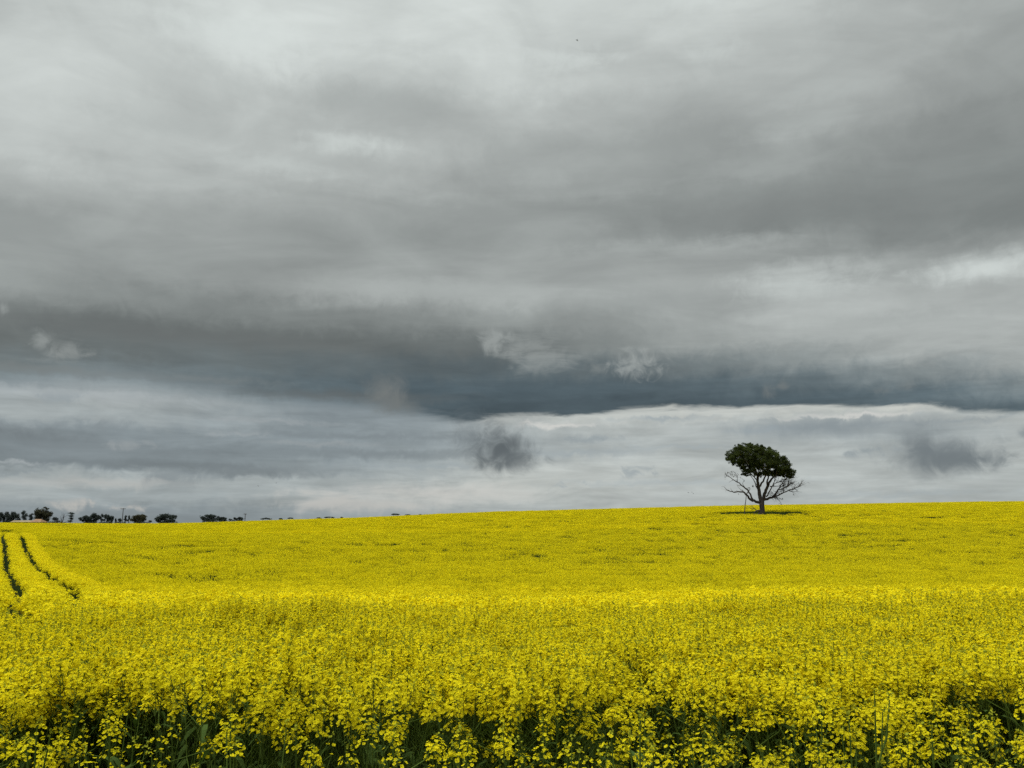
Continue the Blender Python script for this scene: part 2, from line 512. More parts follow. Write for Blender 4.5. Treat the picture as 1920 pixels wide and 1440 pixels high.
# ground: dark earth and green undergrowth by noise
gm = bpy.data.materials.new('field_earth')
gm.use_nodes = True
_nt = gm.node_tree
_p = _nt.nodes['Principled BSDF']
_tc = _nt.nodes.new('ShaderNodeTexCoord')
_n1 = _nt.nodes.new('ShaderNodeTexNoise'); _n1.inputs['Scale'].default_value = 0.8; _n1.inputs['Detail'].default_value = 8
_nt.links.new(_tc.outputs['Object'], _n1.inputs[0])
_cr = _nt.nodes.new('ShaderNodeValToRGB')
_cr.color_ramp.elements[0].position, _cr.color_ramp.elements[1].position = 0.35, 0.68
_cr.color_ramp.elements[0].color = (0.017, 0.032, 0.010, 1)
_cr.color_ramp.elements[1].color = (0.040, 0.044, 0.018, 1)
_nt.links.new(_n1.outputs[0], _cr.inputs[0])
_nt.nodes.remove(_p)
_d = _nt.nodes.new('ShaderNodeBsdfDiffuse')
_nt.links.new(_cr.outputs[0], _d.inputs[0])
_nt.links.new(_d.outputs[0], _nt.nodes['Material Output'].inputs[0])

# ------------------------------------------------------------------ terrain
CROP_H = 1.33
COLS_T = np.array([0, 320, 640, 960, 1430, 1920], float)
NEAR = [(0.0, .62), (3.0, .62), (5.0, .68), (8.0, .80), (10.0, .90), (12.0, 1.04), (14.0, 1.23), (17.0, 1.52), (20.0, 1.80), (25.0, 2.14)]   # drop of the crop's top below the eye
FAR_D = [30, 40, 55, 70, 90, 110, 135, 160, 190, 230, 280, 330, 420]
FAR_PY = [                                                                    # where the crop's top lies in the photo
    [1105, 1083, 1055, 1030, 1004, 999.5, 997.5, 993, 987.5, 984.5, 982, 980, 981.5],
    [1105, 1083, 1056, 1034, 1010, 999, 992, 987, 983, 981.5, 981.5, 982.5, 985],
    [1105, 1084, 1058, 1036, 1012, 999, 987, 978, 972.5, 972, 974, 977, 981],
    [1105, 1084, 1059, 1037, 1012, 996, 978, 966, 959, 959, 962, 967, 975],
    [1105, 1084, 1060, 1037, 1008, 983, 958.5, 951, 947, 948, 952, 959, 970],
    [1105, 1084, 1060, 1036, 1006, 981, 957, 944.5, 940.5, 941, 946, 953, 965]]


def pchip(xk, yk, x):
    xk, yk = np.asarray(xk, float), np.asarray(yk, float)
    h = np.diff(xk); dl = np.diff(yk) / h
    d = np.zeros_like(yk)
    for i in range(1, len(xk) - 1):
        if dl[i - 1] * dl[i] > 0:
            w1, w2 = 2 * h[i] + h[i - 1], h[i] + 2 * h[i - 1]
            d[i] = (w1 + w2) / (w1 / dl[i - 1] + w2 / dl[i])
    d[0], d[-1] = dl[0], dl[-1]
    x = np.clip(x, xk[0], xk[-1])
    i = np.clip(np.searchsorted(xk, x) - 1, 0, len(h) - 1)
    t = (x - xk[i]) / h[i]
    return ((1 + 2 * t) * (1 - t) ** 2 * yk[i] + t * (1 - t) ** 2 * h[i] * d[i]
            + t * t * (3 - 2 * t) * yk[i + 1] + t * t * (t - 1) * h[i] * d[i + 1])


PROF = []
for row in FAR_PY:
    ds = [d for d, _ in NEAR] + FAR_D + [700, 1500, 20000]
    zs = [-q for _, q in NEAR] + [d * math.tan(math.atan((720 - py) / FPX) + PITCH) for d, py in zip(FAR_D, row)] + [-4.5, -7.0, -12.0]
    PROF.append((np.log(np.array(ds) + 4.0), np.array(zs)))


def value_noise(x, y, seed):
    rs = np.random.RandomState(seed)
    T = rs.rand(256, 256)
    xi, yi = np.floor(x).astype(int), np.floor(y).astype(int)
    fx, fy = x - xi, y - yi
    fx, fy = fx * fx * (3 - 2 * fx), fy * fy * (3 - 2 * fy)
    g = lambda i, j: T[i % 256, j % 256]
    return (g(xi, yi) * (1 - fx) + g(xi + 1, yi) * fx) * (1 - fy) + (g(xi, yi + 1) * (1 - fx) + g(xi + 1, yi + 1) * fx) * fy


def crop_top(X, Y):
    X, Y = np.asarray(X, float), np.asarray(Y, float)
    wob = np.clip((Y - 4) / 5, 0, 1) * np.clip((30 - Y) / 12, 0, 1)        # the brow of the near rise wanders
    ly = np.log(np.clip(Y * (1 + .24 * wob * (value_noise(X * .16 + 20, Y * 0 + 4.5, 51) - .5)), 0, 20000) + 4.0)
    s = np.clip(X / np.maximum(Y, 4.0) / 0.985, -0.75, 0.75) * FPX + 960
    Z = np.array([pchip(lx, z, ly) for lx, z in PROF])
    j = np.clip(np.searchsorted(COLS_T, s) - 1, 0, len(COLS_T) - 2)
    t = np.clip((s - COLS_T[j]) / (COLS_T[j + 1] - COLS_T[j]), 0, 1)
    t = t * t * (3 - 2 * t) * 0.3 + t * 0.7
    idx = np.arange(Z.shape[1]) if Z.ndim == 2 else 0
    z = Z[j, idx] * (1 - t) + Z[j + 1, idx] * t
    return CAM_Z + z


def ground_z(X, Y):
    return crop_top(np.atleast_1d(X), np.atleast_1d(Y)) - CROP_H


def build_ground():
    r = [0.0]
    d = 0.8
    while d < 16000:
        r.append(d)
        d *= 1.07
    A_ = 160
    vs = [(0, 0, float(ground_z(0, 0)[0]))]
    for d in r[1:]:
        a = np.arange(A_) * 2 * math.pi / A_
        X, Y = d * np.sin(a), d * np.cos(a)
        Z = ground_z(X, np.maximum(Y, 0.0))
        vs.extend(zip(X, Y, Z))
    fs = []
    for s in range(A_):
        fs.append([0, 1 + (s + 1) % A_, 1 + s])
    for k in range(len(r) - 2):
        for s in range(A_):
            s2 = (s + 1) % A_
            a, b = 1 + k * A_, 1 + (k + 1) * A_
            fs.append([a + s, a + s2, b + s2, b + s])
    mb = MB()
    mb.add(vs, fs)
    o = mb.build('ground', gm, smooth=True)
    tag(o, kind='structure')
    # faces must look up
    me = o.data
    if me.polygons[-1].normal.z < 0:
        me.flip_normals()
    return o


build_ground()

# ------------------------------------------------------------------ canola plants
CROP_MATS = [M['petal'], M['bud'], M['stem'], M['canola_leaf']]


def unit(v):
    v = np.asarray(v, float)
    return v / np.maximum(np.linalg.norm(v, axis=-1, keepdims=True), 1e-9)


def frames(n, rs):
    a = unit(np.cross(n, rs.randn(*n.shape)))
    return a, np.cross(n, a)


def flowers_cross(mb, c, n, size, rs):
    """four-petalled flowers: c (k,3) centres, n (k,3) facing"""
    u, v = frames(n, rs)
    k = len(c)
    sz = size * (0.8 + 0.4 * rs.rand(k, 1))
    for q in range(4):
        a = q * math.pi / 2
        d = u * math.cos(a) + v * math.sin(a)
        e = -u * math.sin(a) + v * math.cos(a)
        lift = n * sz * (0.10 + 0.25 * rs.rand(k, 1))
        p0 = c + d * sz * 0.04
        p1 = c + d * sz * 0.40 + e * sz * 0.33 + lift * .6
        p2 = c + d * sz * 0.58 + lift * 0.9
        p3 = c + d * sz * 0.40 - e * sz * 0.33 + lift * .6
        mb.quads(np.stack([p0, p1, p2, p3], 1), 0)


def flowers_quad(mb, c, n, size, rs, mat=0):
    u, v = frames(n, rs)
    k = len(c)
    s = size * 0.5 * (0.75 + 0.5 * rs.rand(k, 1))
    mb.quads(np.stack([c - u * s * 1.2, c - v * s, c + u * s, c + v * s * 1.15], 1), mat)


def raceme(mb, tip, axis, length, n_fl, size, rs, detail):
    """flower head: buds on top, open flowers round the upper stem"""
    axis = unit(axis)
    t = rs.rand(n_fl) ** 0.8
    ph = np.arange(n_fl) * 2.39996 + rs.rand() * 6
    rad = (0.009 if detail == 2 else .014) + (0.023 if detail == 2 else .038) * np.minimum(1, t * 2.2) * (0.7 + 0.5 * rs.rand(n_fl))
    a0 = unit(np.cross(axis, [0.3, 1, 0.2])); b0 = np.cross(axis, a0)
    out = a0 * np.cos(ph)[:, None] + b0 * np.sin(ph)[:, None]
    c = tip - axis * (t * length)[:, None] + out * rad[:, None] + axis * 0.012
    n = unit(out * (0.5 + 0.5 * t[:, None]) + axis * (1.1 - 0.7 * t[:, None]) + [0, 0, .45] + rs.randn(n_fl, 3) * 0.35)
    if detail == 2:
        flowers_cross(mb, c, n, size, rs)
        kb = 9
        pb = tip + axis * (0.006 + 0.018 * rs.rand(kb, 1)) + rs.randn(kb, 3) * 0.006
        flowers_quad(mb, pb, unit(rs.randn(kb, 3) + [0, -0.5, 0.3]), 0.009, rs, 1)
        # stalks of the lower flowers
        kk = n_fl // 2
        p0 = tip - axis * (t[:kk] * length + 0.012)[:, None]
        w = b0 * 0.0009
        mb.quads(np.stack([p0 - w, p0 + w, c[:kk] + w, c[:kk] - w], 1), 2)
    else:
        flowers_quad(mb, c, n, size, rs)
        kb = 3
        flowers_quad(mb, tip + axis * 0.014 + rs.randn(kb, 3) * 0.007, unit(rs.randn(kb, 3)), 0.013, rs, 1)


def leaf(mb, base, d, length, width, rs, mat=3):
    d = unit(d)
    side = unit(np.cross(d, [0, 0, 1])) * width
    up = np.array([0, 0, 1.0])
    p = [base, base + d * length * .45 + up * length * .08, base + d * length * .85 - up * length * 0.08, base + d * length - up * length * .22]
    wv = [.25, 1.0, .7, .05]
    vs = []
    for q, w_ in zip(p, wv):
        vs += [q - side * w_, q + side * w_]
    mb.add(vs, [[0, 1, 3, 2], [2, 3, 5, 4], [4, 5, 7, 6]], mat)


def canola_plant(rs, detail, height=1.33, n_br=5, low_heads=0, n_leaf=11, zlo=.80, lush=1.0):
    """a branching stem; every branch ends in a flower head"""
    mb = MB()
    sides = 4 if detail == 2 else 3
    lean = rs.randn(2) * 0.05
    top = np.array([lean[0], lean[1], height])
    base = np.zeros(3)
    mid = base + (top - base) * 0.55 + np.array([*rs.randn(2) * 0.02, 0])
    r0 = 0.0046 if detail == 2 else 0.0020
    mb.tube([base, mid, top], [r0, r0 * .75, r0 * .35], sides, 2, cap=False)
    tips = [(top, top - mid)]
    for b in range(n_br):
        t = 0.45 + 0.45 * (b + rs.rand()) / n_br
        p = base + (top - base) * t
        a = b * 2.4 + rs.rand() * 1.2
        spread = 0.08 + 0.13 * rs.rand()
        zt = height * (zlo + (1.02 - zlo) * rs.rand()) if b >= low_heads else height * (0.66 + 0.16 * rs.rand())
        zt = max(zt, p[2] + 0.1)
        q = np.array([p[0] + spread * math.cos(a), p[1] + spread * math.sin(a), zt])
        m_ = p + (q - p) * 0.4 + np.array([math.cos(a), math.sin(a), 0]) * spread * 0.3
        mb.tube([p, m_, q], [r0 * .5, r0 * .42, r0 * .25], sides, 2, cap=False)
        tips.append((q, q - m_ + np.array([0, 0, 0.1])))
    for q, ax in tips:
        L_ = 0.045 + 0.075 * rs.rand()
        if detail == 2:
            raceme(mb, q, ax, L_, int(rs.randint(34, 60) * (lush if rs.rand() < .75 else 1)), 0.0128, rs, 2)
            axu = unit(ax)
            for k in range(rs.randint(4, 9)):      # young pods below the flowers
                z = q - axu * (L_ + 0.02 + 0.16 * rs.rand())
                a = rs.rand() * 6.28
                d = unit(np.array([math.cos(a), math.sin(a), 0.9]))
                e = z + d * (0.03 + 0.025 * rs.rand())
                s_ = unit(np.cross(d, [0.2, 1, 0])) * 0.0013
                mb.quads([[z - s_, z + s_, e + s_ * .6, e - s_ * .6]], 2)
        else:
            raceme(mb, q, ax, L_ * 1.15, rs.randint(18, 26), 0.031, rs, 1)
    nl = n_leaf
    for k in range(nl):
        t = 0.15 + 0.7 * rs.rand()
        p = base + (top - base) * t
        a = rs.rand() * 6.28
        d = np.array([math.cos(a), math.sin(a), 0.5 + 0.7 * rs.rand()])
        ln = (0.20 - 0.13 * t) * (0.7 + 0.6 * rs.rand())
        leaf(mb, p, d, ln, ln * 0.11, rs)
    return mb


def canola_patch(rs, half, n_heads, fsize, per_head, stems=.5, up=.35):
    """a square metre or so of far crop: flower heads on stems"""
    mb = MB()
    xy = (rs.rand(n_heads, 2) - 0.5) * 2 * half * 1.08
    hz = CROP_H * (0.84 + 0.19 * rs.rand(n_heads))
    for (x, y), h in zip(xy, hz):
        k = per_head
        c = np.array([x, y, h]) - np.array([0, 0, 1]) * (rs.rand(k, 1) * 0.11) + rs.randn(k, 3) * [0.025, 0.025, 0.01]
        flowers_quad(mb, c, unit(rs.randn(k, 3) * 0.75 + [0, 0, up]), fsize, rs)
    ks = int(n_heads * stems)
    xy = (rs.rand(ks, 2) - 0.5) * 2 * half
    for x, y in xy:
        a = rs.rand() * 3.14
        w = np.array([math.cos(a), math.sin(a), 0]) * 0.006
        p = np.array([x, y, 0.45]); q = np.array([x + rs.randn() * .05, y + rs.randn() * .05, CROP_H * 0.95])
        mb.quads([[p - w, p + w, q + w * .4, q - w * .4]], 2)
    for x, y in (rs.rand(n_heads // 4, 2) - 0.5) * 2 * half:
        a = rs.rand() * 6.28
        leaf(mb, np.array([x, y, 0.5 + 0.45 * rs.rand()]), np.array([math.cos(a), math.sin(a), 0.6]), 0.16, 0.03, rs)
    return mb


RS = np.random.RandomState(11)
protos = []


def proto(mb):
    o = bpy.data.objects.new('canola_pattern', mb.mesh('canola_pattern', CROP_MATS))
    protos.append(o)
    return len(protos) - 1


V_EDGE = [proto(canola_plant(np.random.RandomState(50 + k), 2, 1.10 + .045 * (k % 4), 2 + k % 4, 2, 14, .78, (.6, .22, .12, .35)[k % 4])) for k in range(9)]
V_NEAR = [proto(canola_plant(np.random.RandomState(100 + k), 2, 1.33, 12, 0, 6, .88)) for k in range(6)]
V_FRONT = [proto(canola_plant(np.random.RandomState(150 + k), 2, 1.33, 6, 0, 22, .92)) for k in range(5)]
V_MID = [proto(canola_plant(np.random.RandomState(200 + k), 1, 1.33, 9, 0, 3, .84)) for k in range(6)]
V_FAR = [proto(canola_patch(np.random.RandomState(300 + k), 0.55, 68, 0.034, 9)) for k in range(5)]
V_FINE = [proto(canola_patch(np.random.RandomState(350 + k), 0.32, 21, 0.030, 12, .6, .05)) for k in range(6)]
V_BACK = [proto(canola_patch(np.random.RandomState(400 + k), 0.9, 110, 0.055, 7)) for k in range(4)]

TREE_P = at(1429, 963, 135.0)
# wheel tracks through the crop (metres), near to far
TRACKS = [
    ([(-3.3, 6.0), (-4.2, 7.0), (-5.6, 9.0), (-7.1, 11.3), (-14.7, 24.0), (-22.4, 36.0), (-30.5, 48.0), (-44.8, 70.0), (-58.2, 90.0), (-67, 104), (-107, 165)], 0.42),
    ([(-2.9, 7.6), (-3.7, 8.3), (-4.9, 9.5), (-6.2, 11.3), (-12.6, 23.2), (-18.8, 34.0), (-27.1, 46.0), (-35.1, 58.0), (-56.0, 90.0), (-65, 104), (-105, 165)], 0.42),
    ([(-118, 205), (-150, 255), (-178, 300)], 0.9), ([(-115.5, 205), (-146, 255), (-173, 300)], 0.9),
    ([(-126, 205), (-160, 255), (-188, 300)], 0.5)]
# thin spots where the crop opens up: x, y, radii
HOLES = [(-1.92, 6.35, .36, .55), (-1.5, 6.3, .34, .60), (-2.3, 6.5, .3, .30), (0.11, 5.25, .24, .26), (2.5, 4.2, .24, .28), (-1.5, 5.0, .10, .16),
         (-.75, 5.6, .12, .16), (1.9, 6.4, .14, .2), (3.3, 6.8, .16, .2), (-.2, 4.3, .12, .16), (-3.1, 7.2, .2, .2)]


def seg_dist(X, Y, pts):
    best = np.full(X.shape, 1e9)
    for (x0, y0), (x1, y1) in zip(pts[:-1], pts[1:]):
        dx, dy = x1 - x0, y1 - y0
        t = np.clip(((X - x0) * dx + (Y - y0) * dy) / (dx * dx + dy * dy), 0, 1)
        best = np.minimum(best, np.hypot(X - x0 - t * dx, Y - y0 - t * dy))
    return best


def zone(y0, y1, step, smin, smax, margin):
    """jittered grid points of a stretch of field, seen from the road with room to step aside"""
    xs = np.arange(min(smin * y1, smin * y0) - margin, max(smax * y1, smax * y0) + margin, step)
    ys = np.arange(y0, y1, step)
    X, Y = np.meshgrid(xs, ys)
    X = X.ravel() + (RS.rand(X.size) - .5) * step * 1.0
    Y = Y.ravel() + (RS.rand(Y.size) - .5) * step * 1.0
    k = (X > smin * Y - margin) & (X < smax * Y + margin)
    return X[k], Y[k]


def build_crop():
    PX, PY, PV, PS, PZ = [], [], [], [], []

    def put(X, Y, variants, sxy, thin, room=0.0, lift=0.0):
        keep = np.ones(X.shape, bool)
        for pts, wd in TRACKS:
            keep &= seg_dist(X, Y, pts) > 1.12 * wd * (0.75 + 0.5 * RS.rand(X.size)) * np.where(Y < 14, .70, np.where(Y < 36, 1.2, 1.05)) + room
        for hx, hy, rx, ry in HOLES:
            keep &= np.hypot((X - hx) / rx, (Y - hy) / ry) > 0.8 + 0.4 * RS.rand(X.size)
        ang = np.arctan2(Y - TREE_P.y - 1.0, X - TREE_P.x - .6)
        keep &= np.hypot((X - TREE_P.x - .6) / 8.6, (Y - TREE_P.y - 1.0) / 6.0) > .78 + .34 * value_noise(ang * 2.2 + 50, ang * 0 + 2.5, 31) + 0.12 * RS.rand(X.size)
        # patchy thin places, a metre or two across
        nz = value_noise(X * 0.55 + 31, Y * 0.30 + 7, 5) * 0.6 + value_noise(X * 1.3, Y * 0.9, 6) * 0.4
        keep &= RS.rand(X.size) > thin * np.clip((nz - 0.62) * 8, 0, 1) * np.where((Y > 45) & (X > -20), .75, 1)
        X, Y = X[keep], Y[keep]
        Z = crop_top(X, Y) - CROP_H
        hn = value_noise(X * 0.22 + 3, Y * 0.16 + 9, 8) * 0.5 + value_noise(X * 0.8, Y * 0.6, 9) * 0.5
        streak = np.clip((value_noise(X * .11 + 70, Y * .55 + 3, 61) * .65 + value_noise(X * .4, Y * .9, 62) * .35 - .56) * 5, 0, 1) * np.clip((Y - 20) / 20, 0, 1)
        S = 1.0 - .11 * streak + (hn - 0.5) * 0.20 + RS.randn(X.size) * 0.028
        PX.append(X); PY.append(Y); PZ.append(Z + lift)
        PV.append(RS.choice(variants, X.size))
        PS.append(np.stack([np.full(X.size, sxy), np.full(X.size, sxy), S], 1))

    sm = lambda v, a, b: np.clip((v - a) / (b - a), 0, 1) ** 2 * (3 - 2 * np.clip((v - a) / (b - a), 0, 1))
    # the ragged margin of the field by the road
    def bay(X):                                     # how far the thin margin reaches into the field
        return (.75 * value_noise(X * 1.2 + 40, X * 0 + 3.5, 21) + .45 * value_noise(X * 3.1 + 9, X * 0 + 1.5, 22)
                + .7 * np.exp(-((X - .75) / .22) ** 2) + .7 * np.exp(-((X - 2.0) / .16) ** 2) - .20)
    X, Y = zone(2.85, 4.6, 0.18, -0.84, 0.84, 2.2)
    k = Y < 3.05 + bay(X)
    put(X[k], Y[k], V_EDGE, 1.0, 0.7)
    X, Y = zone(2.95, 5.2, 0.15, -0.84, 0.84, 2.2)
    k = (Y > 2.95 + bay(X)) & (Y < 3.9 + bay(X))
    put(X[k], Y[k], V_FRONT, 1.0, 0.7)
    X, Y = zone(3.4, 9.5, 0.142, -0.84, 0.84, 2.2)
    k = (RS.rand(X.size) < 1 - sm(Y, 8.2, 9.5)) & (Y > 3.5 + bay(X))
    put(X[k], Y[k], V_NEAR, 1.0, 0.6)
    # single plants give way to a closed canopy bit by bit
    X, Y = zone(8.0, 36.0, 0.185, -0.84, 0.84, 2.2)
    k = RS.rand(X.size) < sm(Y, 8.0, 9.5) * (1 - .75 * sm(Y, 12, 17)) * (1 - sm(Y, 30, 36))
    put(X[k], Y[k], V_MID, 1.0, 0.75)
    X, Y = zone(10.0, 60.0, 0.5, -0.84, 0.84, 2.2)
    k = RS.rand(X.size) < sm(Y, 10, 14) * (1 - sm(Y, 36, 60))
    put(X[k], Y[k], V_FINE, 1.0, 0.9, 0.32)
    X, Y = zone(36.0, 118.0, 0.9, -0.84, 0.84, 3)
    k = RS.rand(X.size) < sm(Y, 36, 58) * .9 + .1
    put(X[k], Y[k], V_FAR, 1.0, 0.7, 0.62)
    X, Y = zone(112.0, 225.0, 1.5, -0.84, 0.84, 3)
    put(X, Y, V_BACK, 1.0, 0.5, 0.3)
    X, Y = zone(225.0, 345.0, 1.6, -0.74, -0.28, 2)
    put(X, Y, V_BACK, 1.1, 0.5)
    # single plants along the edges of the wheel tracks
    X, Y = zone(12.0, 112.0, 0.24, -0.76, -0.40, 0)
    dmin = np.minimum(seg_dist(X, Y, TRACKS[0][0]), seg_dist(X, Y, TRACKS[1][0]))
    k = (dmin > 0.28) & (dmin < 1.25)
    put(X[k], Y[k], V_MID, 1.1, 0.3, -0.12)
    X, Y, Z, V, S = (np.concatenate(a) for a in (PX, PY, PZ, PV, PS))
    n = len(X)
    # lie along the slope
    e = 0.5
    gx = (crop_top(X + e, Y) - crop_top(X - e, Y)) / (2 * e)
    gy = (crop_top(X, Y + e) - crop_top(X, Y - e)) / (2 * e)
    far = Y > 34
    me = bpy.data.meshes.new('canola_crop')
    me.vertices.add(n)
    me.vertices.foreach_set('co', np.stack([X, Y, Z], 1).ravel())
    rot = np.zeros((n, 3))
    rot[:, 2] = RS.rand(n) * 2 * math.pi
    tilt = RS.randn(n, 2) * 0.06
    # euler XYZ with a random spin first cannot follow a fixed slope, so far patches spin by quarter turns only
    q = RS.randint(0, 4, n)
    rot[far, 2] = q[far] * math.pi / 2
    lx = np.where(far, 0, tilt[:, 0]); ly_ = np.where(far, 0, tilt[:, 1])
    # slope in the patch's own axes
    c, s = np.cos(rot[:, 2]), np.sin(rot[:, 2])
    gxl, gyl = gx * c + gy * s, -gx * s + gy * c
    rot[:, 0] = np.where(far, np.arctan(gyl), lx)
    rot[:, 1] = np.where(far, -np.arctan(gxl), ly_)
    for nm, tp, dat in (('turn', 'FLOAT_VECTOR', rot), ('size', 'FLOAT_VECTOR', S)):
        a = me.attributes.new(nm, tp, 'POINT')
        a.data.foreach_set('vector', dat.ravel())
    a = me.attributes.new('pattern', 'INT', 'POINT')
    a.data.foreach_set('value', V.astype(np.int32))
    for m in CROP_MATS:
        me.materials.append(m)
    o = bpy.data.objects.new('canola_crop', me)
    COL.objects.link(o)
    tag(o, 'dense flowering canola crop covering the whole rolling field in yellow', 'crop', kind='stuff')

    ng = bpy.data.node_groups.new('grow_crop', 'GeometryNodeTree')
    ng.interface.new_socket('Geometry', in_out='INPUT', socket_type='NodeSocketGeometry')
    ng.interface.new_socket('Geometry', in_out='OUTPUT', socket_type='NodeSocketGeometry')
    gi, go = ng.nodes.new('NodeGroupInput'), ng.nodes.new('NodeGroupOutput')
    g2i = ng.nodes.new('GeometryNodeGeometryToInstance')
    infos = []
    for p in protos:
        oi = ng.nodes.new('GeometryNodeObjectInfo')
        oi.inputs['Object'].default_value = p
        oi.inputs['As Instance'].default_value = False
        infos.append(oi)
    for oi in reversed(infos):                      # a multi-input lists its newest link first
        ng.links.new(oi.outputs['Geometry'], g2i.inputs[0])
    iop = ng.nodes.new('GeometryNodeInstanceOnPoints')
    ng.links.new(gi.outputs[0], iop.inputs['Points'])
    ng.links.new(g2i.outputs[0], iop.inputs['Instance'])
    iop.inputs['Pick Instance'].default_value = True

    def attr(nm, tp):
        a_ = ng.nodes.new('GeometryNodeInputNamedAttribute')
        a_.data_type = tp
        a_.inputs[0].default_value = nm
        return a_.outputs[0]
    ng.links.new(attr('pattern', 'INT'), iop.inputs['Instance Index'])
    e2r = ng.nodes.new('FunctionNodeEulerToRotation')
    ng.links.new(attr('turn', 'FLOAT_VECTOR'), e2r.inputs[0])
    ng.links.new(e2r.outputs[0], iop.inputs['Rotation'])
    ng.links.new(attr('size', 'FLOAT_VECTOR'), iop.inputs['Scale'])
    ng.links.new(iop.outputs[0], go.inputs[0])
    md = o.modifiers.new('grow', 'NODES')
    md.node_group = ng
    print('crop points', n)
    return o


build_crop()


# ------------------------------------------------------------------ trees
def in_poly(x, y, poly):
    n, c, j = len(poly), False, len(poly) - 1
    for i in range(n):
        xi, yi = poly[i]; xj, yj = poly[j]
        if (yi > y) != (yj > y) and x < (xj - xi) * (y - yi) / (yj - yi) + xi:
            c = not c
        j = i
    return c


def poly_dist(x, y, poly):
    b = 1e9
    for (x0, y0), (x1, y1) in zip(poly, poly[1:] + poly[:1]):
        dx, dy = x1 - x0, y1 - y0
        t = min(max(((x - x0) * dx + (y - y0) * dy) / (dx * dx + dy * dy), 0), 1)
        b = min(b, math.hypot(x - x0 - t * dx, y - y0 - t * dy))
    return b


def leaf_clump(mb, c, rad, k, size, rs, flat=0.75):
    """k small leaves spread through a ball-like tuft, denser in its outer part"""
    d = unit(rs.randn(k, 3)) * (rs.rand(k, 1) ** 0.45) * rad
    d[:, 2] *= flat
    p = np.asarray(c) + d
    u, v = frames(unit(rs.randn(k, 3) + [0, 0, 0.3]), rs)
    a = size * (0.6 + 0.8 * rs.rand(k, 1))
    w = a * (0.35 + 0.2 * rs.rand(k, 1))
    mb.quads(np.stack([p - u * a, p - v * w, p + u * a, p + v * w], 1), 0)


def wiggle(pts, amt, rs, sub=3):
    out = []
    for i in range(len(pts) - 1):
        a, b = np.array(pts[i]), np.array(pts[i + 1])
        for k in range(sub):
            t = k / sub
            out.append(a + (b - a) * t + (rs.randn(3) * amt if k else 0))
    out.append(np.array(pts[-1]))
    return out


def spray(mb, p, d, length, r, depth, rs, sides=4):
    """a forking bare twig"""
    d = unit(np.asarray(d, float))
    pts = [np.asarray(p, float)]
    cur = d.copy()
    n = 4
    for k in range(n):
        cur = unit(cur + rs.randn(3) * 0.22 + [0, 0, 0.04])
        pts.append(pts[-1] + cur * length / n)
    rr = [r * (1 - 0.7 * i / n) for i in range(n + 1)]
    mb.tube(pts, rr, sides, 0, cap=False)
    if depth > 0:
        for k in range(2 + (rs.rand() < 0.6)):
            i = rs.randint(1, n + 1)
            nd = unit(cur + rs.randn(3) * 0.65)
            spray(mb, pts[i], nd, length * (0.5 + 0.25 * rs.rand()), rr[i] * 0.75, depth - 1, rs, 3)


